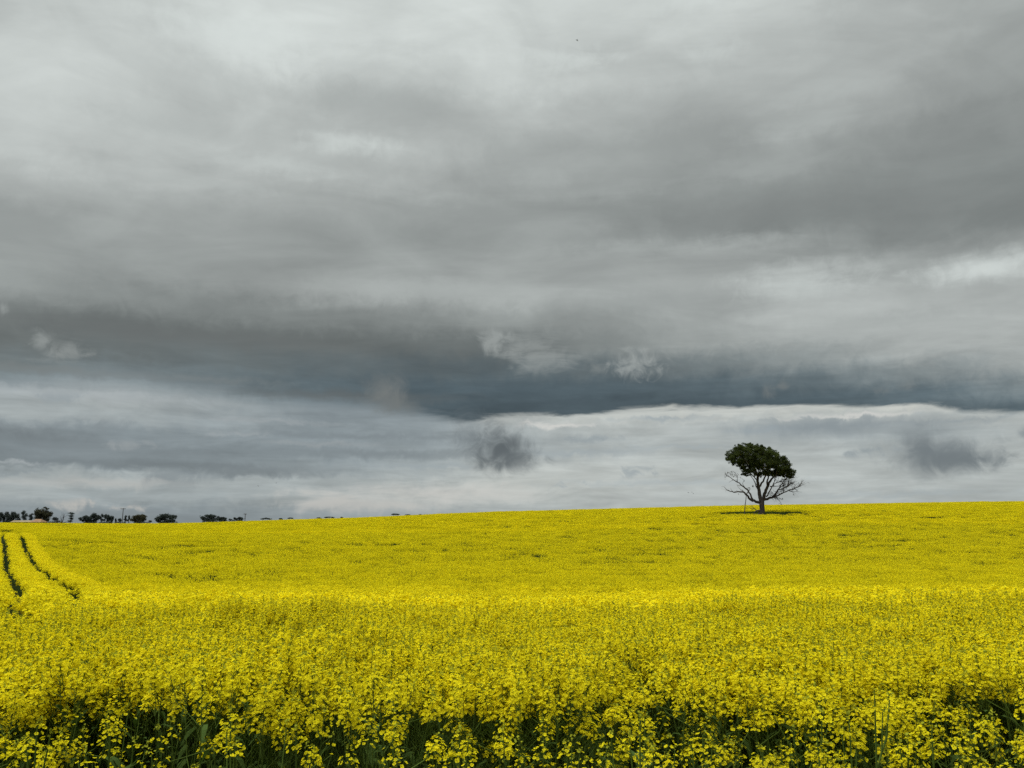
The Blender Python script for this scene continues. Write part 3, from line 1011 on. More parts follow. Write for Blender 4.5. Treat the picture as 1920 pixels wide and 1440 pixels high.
def build_lone_tree():
    rs = np.random.RandomState(5)
    base = at(1429.6, 962.5, 135.0)
    gz = float(ground_z(base.x, base.y)[0])
    root = empty('lone_tree', (base.x, base.y, gz), 'solitary dark spreading gum tree standing in a gap of the yellow crop', 'tree')
    S = 135.0 / FPX / 7.385 * 0.99
    z0 = base.z - gz
    P = lambda zx, zy, dy=0.0: (( zx - 958) * S, dy, z0 + (1197 - zy) * S)
    tr = MB()

    def limb(pts, r0, r1, y0=0.0, y1=0.0, sides=8, wig=0.05):
        n = len(pts)
        p3 = [P(x, y, y0 + (y1 - y0) * i / (n - 1)) for i, (x, y) in enumerate(pts)]
        q = wiggle(p3, wig, rs)
        tr.tube(q, [1.12 * (r0 + (r1 - r0) * i / (len(q) - 1)) for i in range(len(q))], sides, 0)
        return q
    # bole with a flared foot
    g = (1197 + z0 / S)
    b = [P(958, g + 5), P(958, g - 20), P(956, 1180), P(957, 1120), P(956, 1060), P(962, 1010), P(966, 985)]
    tr.tube(b, [.62, .50, .44, .42, .43, .40, .26], 12, 0)
    limb([(946, 1045), (938, 960), (932, 870), (926, 780), (930, 690), (912, 620), (880, 540), (850, 450), (825, 380)], .32, .06, 0, .6)
    limb([(932, 850), (955, 800), (990, 740), (1012, 690), (1028, 600), (1040, 480), (1030, 400)], .17, .05, .1, -1.6)
    limb([(978, 1010), (1006, 930), (1046, 860), (1082, 800), (1122, 740), (1182, 680), (1236, 600), (1268, 500)], .27, .06, 0, 1.4)
    limb([(1062, 835), (1052, 770), (1068, 700), (1080, 610), (1098, 490), (1110, 400)], .15, .04, .5, -.8)
    limb([(1012, 970), (1050, 905), (1088, 825), (1110, 770)], .11, .05, -.3, -1.6)
    limb([(1108, 765), (1130, 690), (1140, 600), (1160, 480)], .09, .03, -1.6, -2.2)
    limb([(930, 700), (895, 640), (852, 590), (800, 530), (740, 480)], .13, .04, .3, -1.2)
    limb([(925, 740), (885, 690), (845, 640), (790, 600), (740, 580)], .09, .03, .3, 1.6)
    limb([(905, 610), (890, 540), (905, 450), (930, 360)], .10, .03, .3, 1.8)
    limb([(970, 640), (985, 560), (960, 460), (985, 350)], .09, .03, -.8, -2.0)
    limb([(840, 440), (760, 420), (660, 400), (580, 390)], .09, .02, .6, .2)
    limb([(800, 530), (720, 470), (640, 440)], .06, .02, -1.2, -1.6)
    limb([(1180, 680), (1260, 630), (1330, 600)], .09, .02, .9, 1.8)
    limb([(920, 880), (892, 850), (870, 780), (818, 715)], .07, .02, 0, -1)
    limb([(918, 860), (886, 780), (852, 700), (832, 650)], .06, .02, 0, .9)
    # long low limbs
    limb([(944, 1050), (890, 1042), (826, 1026), (772, 988), (738, 944), (702, 908), (640, 904), (562, 912), (510, 900), (450, 862)], .23, .035, 0, -.8)
    limb([(836, 1026), (812, 960), (780, 890), (742, 850), (700, 812), (650, 770), (600, 735), (545, 692), (500, 662)], .15, .03, -.2, 1.0)
    limb([(742, 948), (702, 892), (672, 862)], .09, .03, -.5, .2)
    limb([(738, 942), (762, 900), (778, 852)], .09, .03, -.5, -1.0)
    limb([(650, 770), (658, 705), (640, 650)], .05, .015, .7, .9)
    limb([(742, 850), (715, 780), (735, 745)], .04, .015, .4, .2)
    limb([(985, 1012), (1058, 992), (1122, 976), (1152, 950), (1182, 908), (1222, 858), (1262, 800), (1322, 742), (1356, 698)], .20, .03, 0, .9)
    limb([(1130, 976), (1202, 946), (1262, 912), (1330, 882), (1400, 866), (1450, 842), (1492, 824)], .12, .02, .1, -.9)
    limb([(1222, 872), (1292, 850), (1352, 822), (1402, 790), (1422, 752)], .08, .015, .4, 1.6)
    limb([(1096, 830), (1142, 822), (1182, 782), (1242, 760), (1292, 730)], .08, .015, .3, 1.3)
    limb([(1100, 832), (1160, 826), (1240, 828), (1300, 838)], .06, .015, .3, -.8)
    limb([(1330, 888), (1382, 910), (1392, 948)], .04, .012, -.4, -.6)
    limb([(1150, 974), (1202, 1020), (1242, 1082)], .05, .012, 0, .3)
    limb([(1130, 980), (1190, 990), (1240, 1005)], .05, .012, 0, -.5)
    limb([(918, 1070), (905, 1100), (918, 1125)], .06, .02, -.4, -.5)
    tr.build('trunk', M['bark'], root, smooth=True)
    # bare fine branches on the two low limbs
    tw = MB()
    TWR = 1.7
    starts = [(1322, 742, .8), (1262, 800, .7), (1222, 858, .6), (1400, 866, -.6), (1330, 882, -.4), (1262, 912, -.2), (1352, 822, 1.2), (1402, 790, 1.4), (1292, 850, .8),
              (1292, 730, 1.2), (1242, 760, 1.0), (1182, 782, .7), (1182, 908, .5), (1300, 838, -.7), (1240, 828, -.3), (1450, 842, -.8), (1370, 700, 1.), (1380, 760, 1.4)]
    for (x, y, dy) in starts:
        for k in range(3):
            spray(tw, P(x, y, dy), (0.75 + rs.randn() * .3, rs.randn() * .5, 0.45 + rs.randn() * .35), 1.0 + 0.6 * rs.rand(), .03 * TWR, 2, rs)
    for (x, y, dy) in [(1200, 946, 0), (1152, 960, .1), (1120, 978, 0), (1240, 930, -.1), (1090, 985, .0)]:
        for k in range(2):
            spray(tw, P(x, y, dy), (0.4 + rs.randn() * .5, rs.randn() * .5, rs.choice([-.5, .6])), 0.7 + 0.4 * rs.rand(), .025 * TWR, 2, rs)
    for (x, y, dy) in [(510, 900, -.7), (562, 912, -.6), (640, 904, -.5), (600, 735, .8), (545, 692, .9), (500, 662, 1.0), (650, 770, .7), (640, 650, .9), (700, 812, .5), (735, 745, .3),
                       (778, 852, -1.0), (672, 862, .2), (450, 862, -.8), (818, 715, -1), (1242, 1082, .3)]:
        spray(tw, P(x, y, dy), (-0.6 + rs.randn() * .4, rs.randn() * .4, 0.4 + rs.randn() * .3), 0.6 + 0.4 * rs.rand(), .022 * TWR, 1, rs)
    tw.build('bare_twig', M['bark'], root)['kind'] = 'stuff'
    # the crown: tufts filling an umbrella that leans to the right
    poly = [(493, 410), (512, 335), (560, 320), (600, 330), (638, 262), (700, 245), (745, 230), (830, 230), (900, 246), (965, 250), (1030, 278), (1092, 292), (1150, 325),
            (1205, 345), (1236, 395), (1295, 408), (1332, 480), (1368, 555), (1410, 612), (1398, 655), (1370, 690), (1300, 655), (1230, 665), (1150, 655), (1080, 650),
            (1000, 650), (950, 665), (880, 620), (830, 655), (770, 662), (700, 615), (712, 560), (740, 575), (700, 535), (610, 515), (585, 465), (532, 478), (512, 440)]
    holes = [(1058, 552, 34), (1172, 528, 27), (800, 468, 26), (762, 520, 28), (1010, 690, 36), (930, 590, 22), (1060, 640, 24), (600, 430, 14), (1240, 590, 18), (880, 450, 16)]
    cr = MB()
    n = 0
    poly = [(x if x > 700 else 700 - (700 - x) * .93, y) for x, y in poly]
    CY = lambda y: 236 + (y - 228) * 1.035
    while n < 560:
        x, y = rs.uniform(490, 1412), rs.uniform(228, 695)
        if not in_poly(x, y, poly):
            continue
        e = poly_dist(x, y, poly)
        if e < 16 and rs.rand() < .5:
            continue
        if any(math.hypot(x - hx, y - hy) < hr for hx, hy, hr in holes):
            continue
        # thinner towards the underside, where the limbs show
        if y > 540 and 820 < x < 1100 and rs.rand() < .35:
            continue
        half = min(4.6, 0.7 + 4.3 * math.sqrt(min(e, 230) / 230))
        dy = rs.uniform(-1, 1) * half
        rad = min(0.30 + 0.32 * rs.rand(), max(.22, (e + 10) * S * 1.1))
        leaf_clump(cr, P(x, CY(y), dy), rad, int(40 + 150 * rad), 0.105, rs)
        n += 1
    # ragged tufts that break the outline
    for i in range(len(poly)):
        (x0, y0), (x1, y1) = poly[i], poly[(i + 1) % len(poly)]
        L_ = math.hypot(x1 - x0, y1 - y0)
        for k in range(int(L_ / 13) + 1):
            t = rs.rand()
            if (y0 + y1) / 2 > 560 and rs.rand() < .45:
                continue
            leaf_clump(cr, P(x0 + (x1 - x0) * t + rs.randn() * 8, CY(y0 + (y1 - y0) * t + rs.randn() * 8), rs.randn() * .7), 0.14 + 0.18 * rs.rand(), 36, 0.085, rs)
    for (x, y, dy, r_, k) in [(1380, 690, .8, .34, 70), (1340, 680, .4, .34, 64), (1300, 672, 1.0, .3, 50), (1250, 680, .6, .26, 40), (1120, 668, .2, .3, 50), (1060, 672, -.4, .26, 40), (900, 668, .4, .28, 44),
                              (860, 690, -.5, .22, 26), (780, 680, .5, .28, 44), (745, 668, .2, .24, 36), (720, 640, -.2, .22, 30), (960, 700, -.2, .2, 24), (1405, 668, .5, .26, 44), (1395, 700, .2, .2, 26)]:
        leaf_clump(cr, P(x, y, dy), r_, k, .095, rs)
    cr.build('crown', M['gum_leaf'], root)
    # thin tufts on the low limbs and hanging bits
    lo = MB()
    for (x, y, dy, r_, k) in [(505, 660, 1, .28, 30), (530, 640, 1, .25, 26), (560, 640, .9, .3, 30), (590, 620, .9, .22, 24), (580, 665, .9, .28, 28), (620, 665, .9, .28, 30), (650, 685, .9, .3, 30),
                              (600, 690, .8, .22, 20), (660, 660, .8, .2, 16), (490, 690, .9, .16, 12), (480, 720, .9, .1, 6), (1090, 910, -.2, .4, 46), (1110, 935, .1, .4, 50), (1075, 950, .1, .35, 36),
                              (1160, 985, 0, .3, 30), (1200, 1000, 0, .28, 26), (1238, 1000, -.3, .2, 24), (1240, 690, 1, .4, 40), (1310, 690, 1, .4, 36), (1380, 680, 1, .3, 30), (1190, 700, .8, .3, 20),
                              (841, 826, -.3, .16, 44), (1350, 740, 1, .3, 14), (1400, 760, 1.2, .3, 14), (1200, 920, 0, .2, 10), (605, 895, -.5, .12, 8), (630, 935, -.5, .1, 10), (735, 745, .3, .15, 10),
                              (1390, 945, -.5, .16, 9), (770, 850, -1, .12, 8)]:
        leaf_clump(lo, P(x, y, dy), r_, k, 0.07, rs, 1.2)
    lo.build('sparse_foliage', M['gum_leaf_dry'], root)

    # leaning pole, dead branch on the ground
    pb, pt = Vector(P(690 - .163 * (g - 1195), g, -.9)), Vector(P(729, 950, -.75))
    pm = MB()
    dd = (pt - pb)
    pts = [pb + dd * t + Vector((0.03 * math.sin(9 * t), 0, 0)) for t in (0, .2, .4, .6, .8, 1.0)]
    pm.tube(pts, [.085, .08, .075, .07, .062, .055], 7, 0)
    o = pm.build('leaning_pole', M['dead_wood'], None, True, (base.x, base.y, gz))
    tag(o, 'thin bare pole leaning against the low limb of the solitary gum tree', 'pole')
    fb = MB()
    q = wiggle([P(905, 1160, -.7), P(860, 1165, -.9), P(820, 1185, -1.1), P(780, g, -1.4)], .04, rs)
    fb.tube(q, np.linspace(.14, .06, len(q)), 7, 0)
    q = wiggle([P(862, 1165, -.9), P(830, 1138, -1.0), P(790, 1142, -1.2), P(762, 1128, -1.2)], .04, rs)
    fb.tube(q, np.linspace(.08, .03, len(q)), 6, 0)
    q = wiggle([P(826, 1138, -1.0), P(806, 1112, -1.0), P(775, 1104, -1.1)], .03, rs)
    fb.tube(q, np.linspace(.06, .02, len(q)), 6, 0)
    q = wiggle([P(905, 1160, -.7), P(890, 1190, -.8), P(870, g, -.9)], .03, rs)
    fb.tube(q, np.linspace(.12, .09, len(q)), 6, 0)
    for (x, y) in [(762, 1128), (775, 1104), (790, 1142), (820, 1185), (806, 1112)]:
        spray(fb, P(x, y, -1.1), (-.6, rs.randn() * .4, .3), .4, .02, 1, rs)
    o = fb.build('fallen_branch', M['dead_wood'], None, True, (base.x, base.y, gz))
    tag(o, 'dead forked branch lying broken at the foot of the solitary gum tree', 'branch')


build_lone_tree()


def far_ground(x, y):
    return float(ground_z(x, y)[0])


def far_tree(name, x0, x1, top, Y, label, style='round', seed=0, group='trees along the skyline', mat='far_leaf', extra=None):
    """one tree on the skyline: x0, x1, top are where it shows in the photo, Y its distance"""
    rs = np.random.RandomState(1000 + seed)
    px = (x0 + x1) / 2
    a, b, t = at(x0, top, Y), at(x1, top, Y), at(px, top, Y)
    gz = far_ground(t.x, Y)
    w, h = b.x - a.x, t.z - gz
    vis = at(px, top, Y).z - at(px, max(top + 4, float(np.interp(px, [0, 300, 460, 640, 800], [979.5, 981, 977, 971.5, 966]))), Y).z   # what shows above the crop
    root = empty(name, (t.x, Y, gz), label, 'tree', group)
    tr, cr = MB(), MB()
    lo = h - vis                                    # height of the skyline
    r = max(0.22, 0.02 * h + 0.015 * w)
    tips = []
    fork = max(lo * 0.75, h * 0.25)
    tr.tube([(0, 0, -.3), (rs.randn() * .1, 0, fork * .5), (rs.randn() * .2, 0, fork)], [r * 1.3, r, r * .8], 6, 0)
    if style == 'bare':
        for k in range(6):
            ang = -0.75 + 1.5 * (k + rs.rand() * .6) / 6
            spray(tr, (rs.randn() * .1, 0, fork + vis * .15 * rs.rand()), (math.sin(ang), rs.randn() * .3, math.cos(ang)), vis * (.55 + .2 * rs.rand()), r * .75, 2, rs, 5)
        tr.build('trunk', M['far_bark'], root)
        return root
    nb = {'round': 7, 'tall': 5, 'flat': 7, 'bent': 4, 'small': 4, 'wispy': 8}[style]
    blobs = []
    for k in range(nb):
        u = (k + 0.5) / nb * 2 - 1
        if style == 'tall':
            c = (rs.randn() * w * .16, rs.randn() * w * .16, h - vis * (0.14 + .66 * (k / nb)))
            rad = (w * .36, w * .36, vis * .17)
        elif style == 'bent':
            c = ([.05, .1, -.05, -.22][k] * w, rs.randn() * w * .15, h - vis * [.14, .38, .62, .85][k])
            rad = (w * [.42, .36, .38, .28][k], w * .35, vis * .14)
        elif style == 'small':
            c = (u * w * .22, rs.randn() * w * .12, h - vis * (.3 + .2 * (k % 2) + .1 * rs.rand()))
            rad = (w * .27, w * .3, vis * .26)
        elif style == 'flat':
            c = (u * w * .36, rs.randn() * w * .2, h - vis * (.22 + .25 * u * u + .1 * rs.rand()))
            rad = (w * .2, w * .22, vis * (.2 + .08 * rs.rand()))
        else:
            zz = (1 - u * u) ** .5
            c = (u * w * .36 + rs.randn() * w * .03, rs.randn() * w * .2, h - vis * (.28 + .32 * (1 - zz) + .12 * rs.rand()))
            rad = (w * (.17 + .07 * rs.rand()), w * .24, vis * (.23 + .07 * rs.rand()))
        blobs.append((np.array(c), np.array(rad)))
    if style in ('round', 'wispy'):
        for k in range(9):
            u = -0.95 + 1.9 * (k + rs.rand() * .6) / 9
            blobs.append((np.array((u * w * .42, rs.randn() * w * .2, h - vis * rs.uniform(.55, .95))), np.array((w * .15, w * .2, vis * .19))))
    if style == 'wispy':
        for k in range(3):
            blobs.append((np.array((w * (.05 + .07 * k), 0, h - vis * (.03 + .05 * k))), np.array((w * .09, w * .1, vis * .05))))
    ls = max(0.22, min(0.42, w * .03))
    for c, rad in blobs:
        tr.tube(wiggle([(0, 0, fork * .9), tuple((c * .55 + np.array([0, 0, fork]) * .45) + rs.randn(3) * .1), tuple(c)], .08, rs, 2), [r * .5, r * .4, r * .3, r * .2, r * .1], 5, 0)
        k = int(3.2 * (rad[0] * rad[2]) / (ls * ls) * 2.2) + 40
        d = unit(rs.randn(k, 3)) * (rs.rand(k, 1) ** .5) * rad
        # tufts inside the limb's foliage
        tf = unit(rs.randn(9, 3)) * rad * .75
        d = tf[rs.randint(0, 9, k)] * .65 + d * .6
        p = c + d
        uu, vv = frames(unit(rs.randn(k, 3)), rs)
        s_ = ls * (.6 + .8 * rs.rand(k, 1))
        cr.quads(np.stack([p - uu * s_, p - vv * s_ * .6, p + uu * s_, p + vv * s_ * .6], 1), 0)
    tr.build('trunk', M['pale_bark' if extra == 'pale' else 'far_bark'], root)
    cr.build('crown', M[mat], root)
    return root


T = far_tree
T('skyline_tree', -12, 7, 958, 640, 'dark tree cut by the left edge of the photo', 'round', 1)
T('skyline_tree', 7, 23, 957.5, 650, 'narrow-crowned dark tree second from the left edge', 'round', 2)
T('skyline_tree', 19, 39, 957.5, 640, 'broad dark tree above the long low roof, third from the left edge', 'round', 3)
T('skyline_tree', 40, 52, 957, 630, 'tall slim tree with a gap in its crown, behind the long low roof', 'tall', 4)
T('skyline_tree', 53, 63, 962.5, 620, 'slender dark tree just left of the brown hipped roof', 'tall', 5)
T('skyline_tree', 66, 100, 950.5, 660, 'large olive tree with a wispy top rising behind the brown hipped roof', 'wispy', 6, mat='far_leaf_olive')
T('skyline_tree', 98, 110, 967, 640, 'small dark tree between the large olive tree and the leafless tree', 'small', 7)
T('bare_tree', 110, 127, 955.5, 610, 'leafless grey tree leaning right with forked limbs against the sky', 'bare', 8)
T('skyline_tree', 127, 142, 960, 620, 'crooked tree of stacked tufts standing alone right of the leafless tree', 'bent', 9)
T('skyline_tree', 153, 173, 964.5, 640, 'low wide tree at the left end of the long dark row', 'round', 10)
T('skyline_tree', 167, 189, 960, 645, 'tallest dark tree in the long row left of the wire pole', 'round', 11)
T('skyline_tree', 188, 195, 963, 640, 'very narrow tree squeezed in the middle of the long dark row', 'tall', 12)
T('skyline_tree', 193, 203, 964, 650, 'upright tree with see-through trunk gaps in the long row', 'tall', 13)
T('skyline_tree', 201, 214, 964, 640, 'rounded tree closing the right end of the long dark row', 'round', 14)
T('skyline_tree', 214.5, 220, 970, 640, 'tiny lollipop tree between the long row and the wire pole', 'small', 15)
T('skyline_tree', 220, 230, 970, 635, 'short bushy tree touching the left side of the taller wire pole', 'small', 16)
T('skyline_tree', 232, 239, 966, 640, 'thin tree just right of the taller wire pole', 'tall', 17)
T('skyline_tree', 239.5, 246, 966.5, 640, 'thin top-heavy tree standing second right of the taller wire pole', 'tall', 18)
T('skyline_tree', 248, 277, 962, 630, 'wide rounded brownish tree right of two thin trees', 'round', 19, mat='far_leaf_olive')
T('skyline_tree', 278, 286, 975, 630, 'stunted bush-like tree beside the wide brownish one', 'small', 20)
T('skyline_tree', 291, 333, 961.5, 600, 'widest dark domed tree standing by itself with sky on both sides', 'round', 21)
T('skyline_tree', 379, 411, 963, 640, 'big dark dome at the left end of the clump beside the shorter pole', 'round', 22)
T('skyline_tree', 409, 426, 968, 650, 'second tree of the clump beside the shorter pole, sloping lower', 'round', 23)
T('skyline_tree', 427, 438, 972, 650, 'low third tree of the clump beside the shorter pole', 'small', 24)
T('skyline_tree', 437, 445, 970, 655, 'pointed narrow tree in the clump near the shorter pole', 'tall', 25)
T('skyline_tree', 444, 457, 968, 650, 'last tree of the clump, touching the shorter pole from the left', 'round', 26)
T('skyline_tree', 488, 509, 970.5, 690, 'low wide tree top, first right of the shorter pole', 'flat', 27)
T('skyline_tree', 521, 532, 971, 700, 'small tree top, left one of a close pair on the slope', 'small', 28)
T('skyline_tree', 538, 551, 970, 700, 'slightly larger tree top, right one of a close pair on the slope', 'flat', 29)
T('skyline_tree', 592, 604, 969.5, 720, 'small ragged tree top left of a flat-topped one', 'small', 30)
T('skyline_tree', 607, 628, 968.5, 720, 'flat-topped tree peeping over the slope in the middle distance', 'flat', 31)
T('skyline_tree', 637, 645, 968.5, 730, 'tiny mushroom-shaped tree top by the flat-topped one', 'small', 32)
T('skyline_tree', 732, 751, 962.5, 740, 'umbrella-shaped double tree top alone on the crest', 'flat', 33)
T('skyline_tree', 759, 771, 964, 740, 'sliver of tree top just right of the umbrella-shaped one', 'flat', 34)
T('skyline_tree', 784, 792, 963.5, 750, 'rightmost and faintest speck of tree top on the crest', 'small', 35)


def utility_pole(px, top, Y, arm, label, double):
    p = at(px, top, Y)
    gz = far_ground(p.x, Y)
    h = p.z - gz
    root = empty('utility_pole', (p.x, Y, gz), label, 'pole', 'wire poles on the skyline')
    mb = MB(); mb.tube([(0, 0, -.3), (0, 0, h * .5), (0, 0, h)], [.30, .27, .22], 8, 0)
    mb.build('post', M['pole_wood'], root)
    mb = MB(); mb.box((0, -.34, h - .45), (arm, .22, .30))
    mb.build('crossarm', M['pole_wood'], root)
    if double:
        mb = MB(); mb.box((0, -.34, h - 3.6), (arm * .55, .2, .24))
        mb.build('crossarm', M['pole_wood'], root)
    for k in (-.46, -.2, .2, .46):
        mb = MB(); mb.tube([(k * arm, -.34, h - .30), (k * arm, -.34, h - .12), (k * arm, -.34, h + .1)], [.05, .12, .07], 6, 0)
        mb.build('insulator', M['insulator'], root)


utility_pole(231.3, 953, 560, 3.4, 'taller wire pole with a crossarm, rising between dark trees', False)
utility_pole(460, 963, 600, 2.4, 'shorter wire pole with a small crossarm, alone right of a tree clump', True)


def farm_house(x0, x1, ridge, eave, Y, label, name, mat, depth, hip, chimney=False):
    a, b, t = at(x0, eave, Y), at(x1, eave, Y), at((x0 + x1) / 2, ridge, Y)
    gz = far_ground(t.x, Y)
    w, he, hr = (b.x - a.x), a.z - gz, t.z - gz
    root = empty(name, (t.x, Y, gz), label, 'house' if hip else 'shed')
    wl = MB(); wl.box((0, 0, he / 2 - .2), (w - .9, depth - .9, he + .3))
    wl.build('wall', M['house_wall'], root)
    hx, hy = w / 2, depth / 2
    ix = hx * (.45 if hip else .98)
    rf = MB()
    vs = [(-hx, -hy, he), (hx, -hy, he), (hx, hy, he), (-hx, hy, he), (-ix, 0, hr), (ix, 0, hr), (-hx, -hy, he - .18), (hx, -hy, he - .18), (hx, hy, he - .18), (-hx, hy, he - .18)]
    rf.add(vs, [[0, 1, 5, 4], [1, 2, 5], [2, 3, 4, 5], [3, 0, 4], [0, 6, 7, 1], [1, 7, 8, 2], [2, 8, 9, 3], [3, 9, 6, 0], [9, 8, 7, 6]])
    ro = rf.build('roof', M[mat], root)
    for k in (-.3, 0.0, .3):
        wf = MB(); wf.box((k * w, -(depth - .9) / 2 - .02, he * .55), (1.5, .08, 1.3))
        f = wf.build('window', M['pale_bark'], root)
        gl = MB(); gl.box((k * w, -(depth - .9) / 2 - .07, he * .55), (1.25, .04, 1.05))
        gl.build('pane', M['dark_glass'], f)
    if chimney:
        ch = MB(); ch.box((ix * .6, .6, hr + .1), (.7, .7, 1.4))
        ch.build('chimney', M['house_wall'], ro)


farm_house(61, 84, 973.2, 979.0, 560, 'brown hipped roof of a farmhouse half hidden by the yellow crop', 'farm_house', 'roof_tile', 9.0, True)
farm_house(25, 62, 975.8, 978.6, 580, 'long low tan roof under the dark trees left of the farmhouse', 'farm_shed', 'roof_tan', 7.0, False)


def shrub(x0, x1, top, Y, label, seed):
    rs = np.random.RandomState(seed)
    a, b, t = at(x0, top, Y), at(x1, top, Y), at((x0 + x1) / 2, top, Y)
    gz = far_ground(t.x, Y)
    root = empty('shrub', (t.x, Y, gz), label, 'shrub', 'low bushes under the skyline trees')
    w, h = b.x - a.x, t.z - gz
    cr, st = MB(), MB()
    n = max(5, int(w / 1.6))
    for k in range(n):
        x = -w / 2 + w * (k + .5) / n
        hh = h * (.86 + .14 * rs.rand())
        st.tube([(x, 0, -.2), (x + rs.randn() * .2, 0, hh * .7)], [.12, .05], 5, 0)
        leaf_clump(cr, (x, rs.randn() * .6, hh - 1.0), 1.15, 90, .26, rs, .9)
        leaf_clump(cr, (x, rs.randn() * .6, hh - 2.3), 1.4, 80, .3, rs, .9)
    st.build('stem', M['far_bark'], root)
    cr.build('foliage', M['far_leaf'], root)


shrub(-8, 26, 974.5, 615, 'low dark bush line beneath the leftmost trees', 71)
shrub(88, 112, 975.0, 610, 'low dark bush line between the farmhouse and the leafless tree', 72)
shrub(156, 236, 976.5, 625, 'long low bush line at the feet of the long tree row', 73)
shrub(249, 280, 976.5, 622, 'short bush line under the wide brownish tree', 74)
shrub(300, 333, 977.0, 595, 'low bush line under the widest domed tree', 75)
shrub(379, 456, 973.5, 635, 'low bush line joining the clump beside the shorter pole', 76)


def bird(px, py, Y, span, label, bank, flap, group='birds in the grey sky'):
    p = at(px, py, Y)
    root = empty('bird', p, label, 'bird', group)
    root.rotation_euler = (0, bank, 0.6)
    b = MB()
    s = span
    b.tube([(0, -.32 * s, 0), (0, -.22 * s, .01 * s), (0, 0, 0), (0, .2 * s, .01 * s), (0, .27 * s, .025 * s), (0, .34 * s, .02 * s)],
           [.012 * s, .035 * s, .075 * s, .05 * s, .045 * s, .006 * s], 8, 0)
    b.build('body', M['bird'], root, True)
    for sg in (-1, 1):
        w = MB()
        vs = []
        for (x, yf, yb, z) in [(.04, .12, -.10, .02), (.25, .15, -.09, flap * .6), (.5, .02, -.08, flap)]:
            vs += [(sg * x * s, yf * s, z * s + .012 * s), (sg * x * s, yb * s, z * s), (sg * x * s, yf * s, z * s - .006 * s)]
        w.add(vs, [[0, 1, 4, 3], [3, 4, 7, 6], [1, 2, 5, 4], [4, 5, 8, 7], [2, 0, 3, 5], [5, 3, 6, 8], [0, 2, 1], [6, 7, 8]])
        w.build('wing', M['bird'], root)
    t = MB()
    t.add([(-.03 * s, -.3 * s, .006 * s), (.03 * s, -.3 * s, .006 * s), (.07 * s, -.45 * s, .006 * s), (-.07 * s, -.45 * s, .006 * s), (-.03 * s, -.3 * s, -.006 * s), (.03 * s, -.3 * s, -.006 * s), (.07 * s, -.45 * s, -.006 * s), (-.07 * s, -.45 * s, -.006 * s)],
          [[0, 1, 2, 3], [7, 6, 5, 4], [0, 4, 5, 1], [1, 5, 6, 2], [2, 6, 7, 3], [3, 7, 4, 0]])
    t.build('tail', M['bird'], root)


bird(484.5, 911.5, 120, .42, 'dark bird low in the sky, left one of two above the shorter pole', .3, .22)
bird(518, 906, 130, .40, 'dark bird low in the sky, right one of two above the shorter pole', -.2, .3)
bird(1082, 75, 90, .40, 'lone bird high up near the top of the pale sky', .2, -.15)
bird(1291, 924, 135, .38, 'leftmost of three specks of birds left of the solitary gum tree', .1, .25)
bird(1297, 923, 138, .30, 'middle one of three specks of birds left of the solitary gum tree', -.3, .2)
bird(1300, 925.5, 136, .34, 'rightmost of three specks of birds left of the solitary gum tree', .4, .1)


# ------------------------------------------------------------------ the few canola plants that stand clear of the crop's edge
def edge_plant(heads, Y, seed, label):
    """one plant; heads are the tips of its flower heads (photo pixels), the first one the main stem's"""
    rs = np.random.RandomState(seed)
    tips = [np.array(at(px, py, Y + dy)) for px, py, dy in heads]
    bx, by = tips[0][0] + rs.randn() * .04, Y + .05
    gz = far_ground(bx, by)
    root = empty('canola_plant', (bx, by, gz), label, 'plant', 'canola plants standing clear at the edge of the crop')
    tips = [t - np.array([bx, by, gz]) for t in tips]
    st = MB()
    top = tips[0]
    mid = top * .55 + np.array([*rs.randn(2) * .02, 0])
    st.tube([(0, 0, -.02), mid, top], [.0075, .0055, .0025], 5, 0, cap=False)
    axes = [top - mid]
    for q in tips[1:]:
        t = max(.35, min(.85, (q[2] - .22) / top[2]))
        p = mid + (top - mid) * (t - .55) / .45 if t > .55 else mid * t / .55
        m_ = p + (q - p) * .45 + np.array([q[0] - p[0], q[1] - p[1], -.02]) * .2
        st.tube([p, m_, q], [.004, .0034, .002], 4, 0, cap=False)
        axes.append(q - m_ + np.array([0, 0, .05]))
    st.build('stem', M['stem'], root)
    for q, ax in zip(tips, axes):
        hb = MB()
        raceme(hb, q, ax, .05 + .05 * rs.rand(), rs.randint(13, 26), .0128, rs, 2)
        hb.build('flower_head', CROP_MATS, root)
    for k in range(7):
        t = .40 + .33 * rs.rand()
        p = mid * t / .55 if t < .55 else mid + (top - mid) * (t - .55) / .45
        a = rs.rand() * 6.28
        lb = MB()
        ln = .08 + .08 * rs.rand()
        leaf(lb, np.array(p), np.array([math.cos(a), math.sin(a), .4 + .6 * rs.rand()]), ln, ln * .16, rs, 0)
        lb.build('leaf', M['canola_leaf'], root)


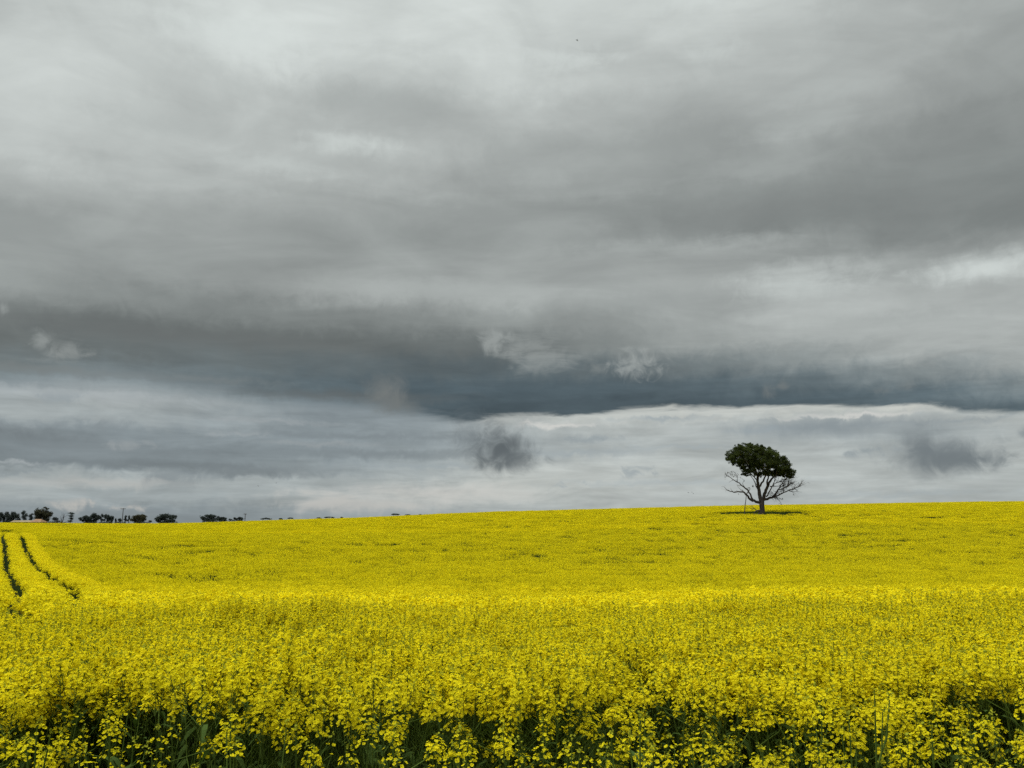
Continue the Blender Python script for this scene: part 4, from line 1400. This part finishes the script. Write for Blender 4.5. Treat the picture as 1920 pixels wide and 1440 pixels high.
for heads, Y, label in [
    ([(70, 1362, 0), (52, 1392, .05), (95, 1378, -.04)], 2.80, 'canola plant with three bunched heads nearest the bottom left corner'),
    ([(207, 1372, 0), (160, 1412, .03)], 2.78, 'canola plant with one high and one low head, second from the bottom left corner'),
    ([(432, 1338, 0), (425, 1372, .05), (440, 1398, -.03)], 2.85, 'canola plant whose heads are stacked in a tall column, left of centre'),
    ([(555, 1372, 0), (585, 1408, .04)], 2.80, 'slim canola plant with sparse small heads right of the stacked yellow column'),
    ([(690, 1380, 0), (652, 1412, .03)], 2.74, 'canola plant with loosely open heads, left of a head cut by the bottom border'),
    ([(745, 1424, 0), (712, 1436, .05)], 2.68, 'low canola plant with its head just above the bottom border, left of centre'),
    ([(862, 1378, 0), (850, 1400, .04), (878, 1392, -.04), (845, 1425, .02)], 2.74, 'canola plant with a dense cluster of four heads at the bottom centre'),
    ([(1063, 1405, 0), (1087, 1412, .02)], 2.72, 'canola plant with two twin heads side by side on dark green, right of centre'),
    ([(1200, 1352, 0), (1180, 1385, .06)], 2.86, 'canola plant with a single ragged head over the widest dark green gap'),
    ([(1225, 1412, 0)], 2.70, 'short canola plant with one tiny head low in the widest dark green gap'),
    ([(1318, 1378, 0), (1295, 1392, .03), (1335, 1400, -.03)], 2.76, 'canola plant with widely spaced single flowers right of the widest dark gap'),
    ([(1430, 1410, 0), (1450, 1425, .03)], 2.70, 'canola plant with a cropped head between the spaced flowers and the tall drooping heads'),
    ([(1540, 1338, 0), (1530, 1362, .05), (1552, 1400, -.05), (1548, 1425, -.06)], 2.80, 'tall canola plant with heads trailing down to the bottom border, right of centre'),
    ([(1592, 1350, 0), (1578, 1375, .04), (1605, 1392, -.03)], 2.78, 'canola plant with a broad arched head, right neighbour of the tall trailing one'),
    ([(1640, 1305, 0), (1655, 1335, .04), (1668, 1312, .08)], 2.95, 'highest clear-standing canola plant, its big head rising over the right dark patch'),
    ([(1703, 1390, 0), (1688, 1402, .03), (1718, 1404, -.02)], 2.74, 'canola plant with a flat spread of small flowers in the right dark patch'),
    ([(1747, 1370, 0)], 2.76, 'canola plant with one compact round head alone in the right dark patch'),
]:
    edge_plant(heads, Y, 900 + int(heads[0][0]), label)


def paddock_grass():
    """rank grass where the crop was not sown, round the foot of the solitary tree"""
    rs = np.random.RandomState(77)
    mb = MB()
    n = 5200
    a, r = rs.rand(n) * 2 * math.pi, np.sqrt(rs.rand(n))
    X = TREE_P.x + .6 + 8.8 * r * np.cos(a)
    Y = TREE_P.y + 1.0 + 6.2 * r * np.sin(a)
    Z = ground_z(X, Y)
    hgt = (.25 + .55 * rs.rand(n)) * (.5 + value_noise(X * .7, Y * .7, 41))
    th = rs.rand(n) * math.pi
    w = np.stack([np.cos(th), np.sin(th), np.zeros(n)], 1) * .03
    p = np.stack([X, Y, Z - .02], 1)
    lean = rs.randn(n, 3) * [.16, .16, 0]
    t = p + lean + np.stack([np.zeros(n), np.zeros(n), hgt], 1)
    mb.quads(np.stack([p - w, p + w, t + w * .2, t - w * .2], 1), 0)
    tag(mb.build('grass', M['grass']), 'rank dark grass round the foot of the solitary gum tree', 'grass', kind='stuff')


paddock_grass()
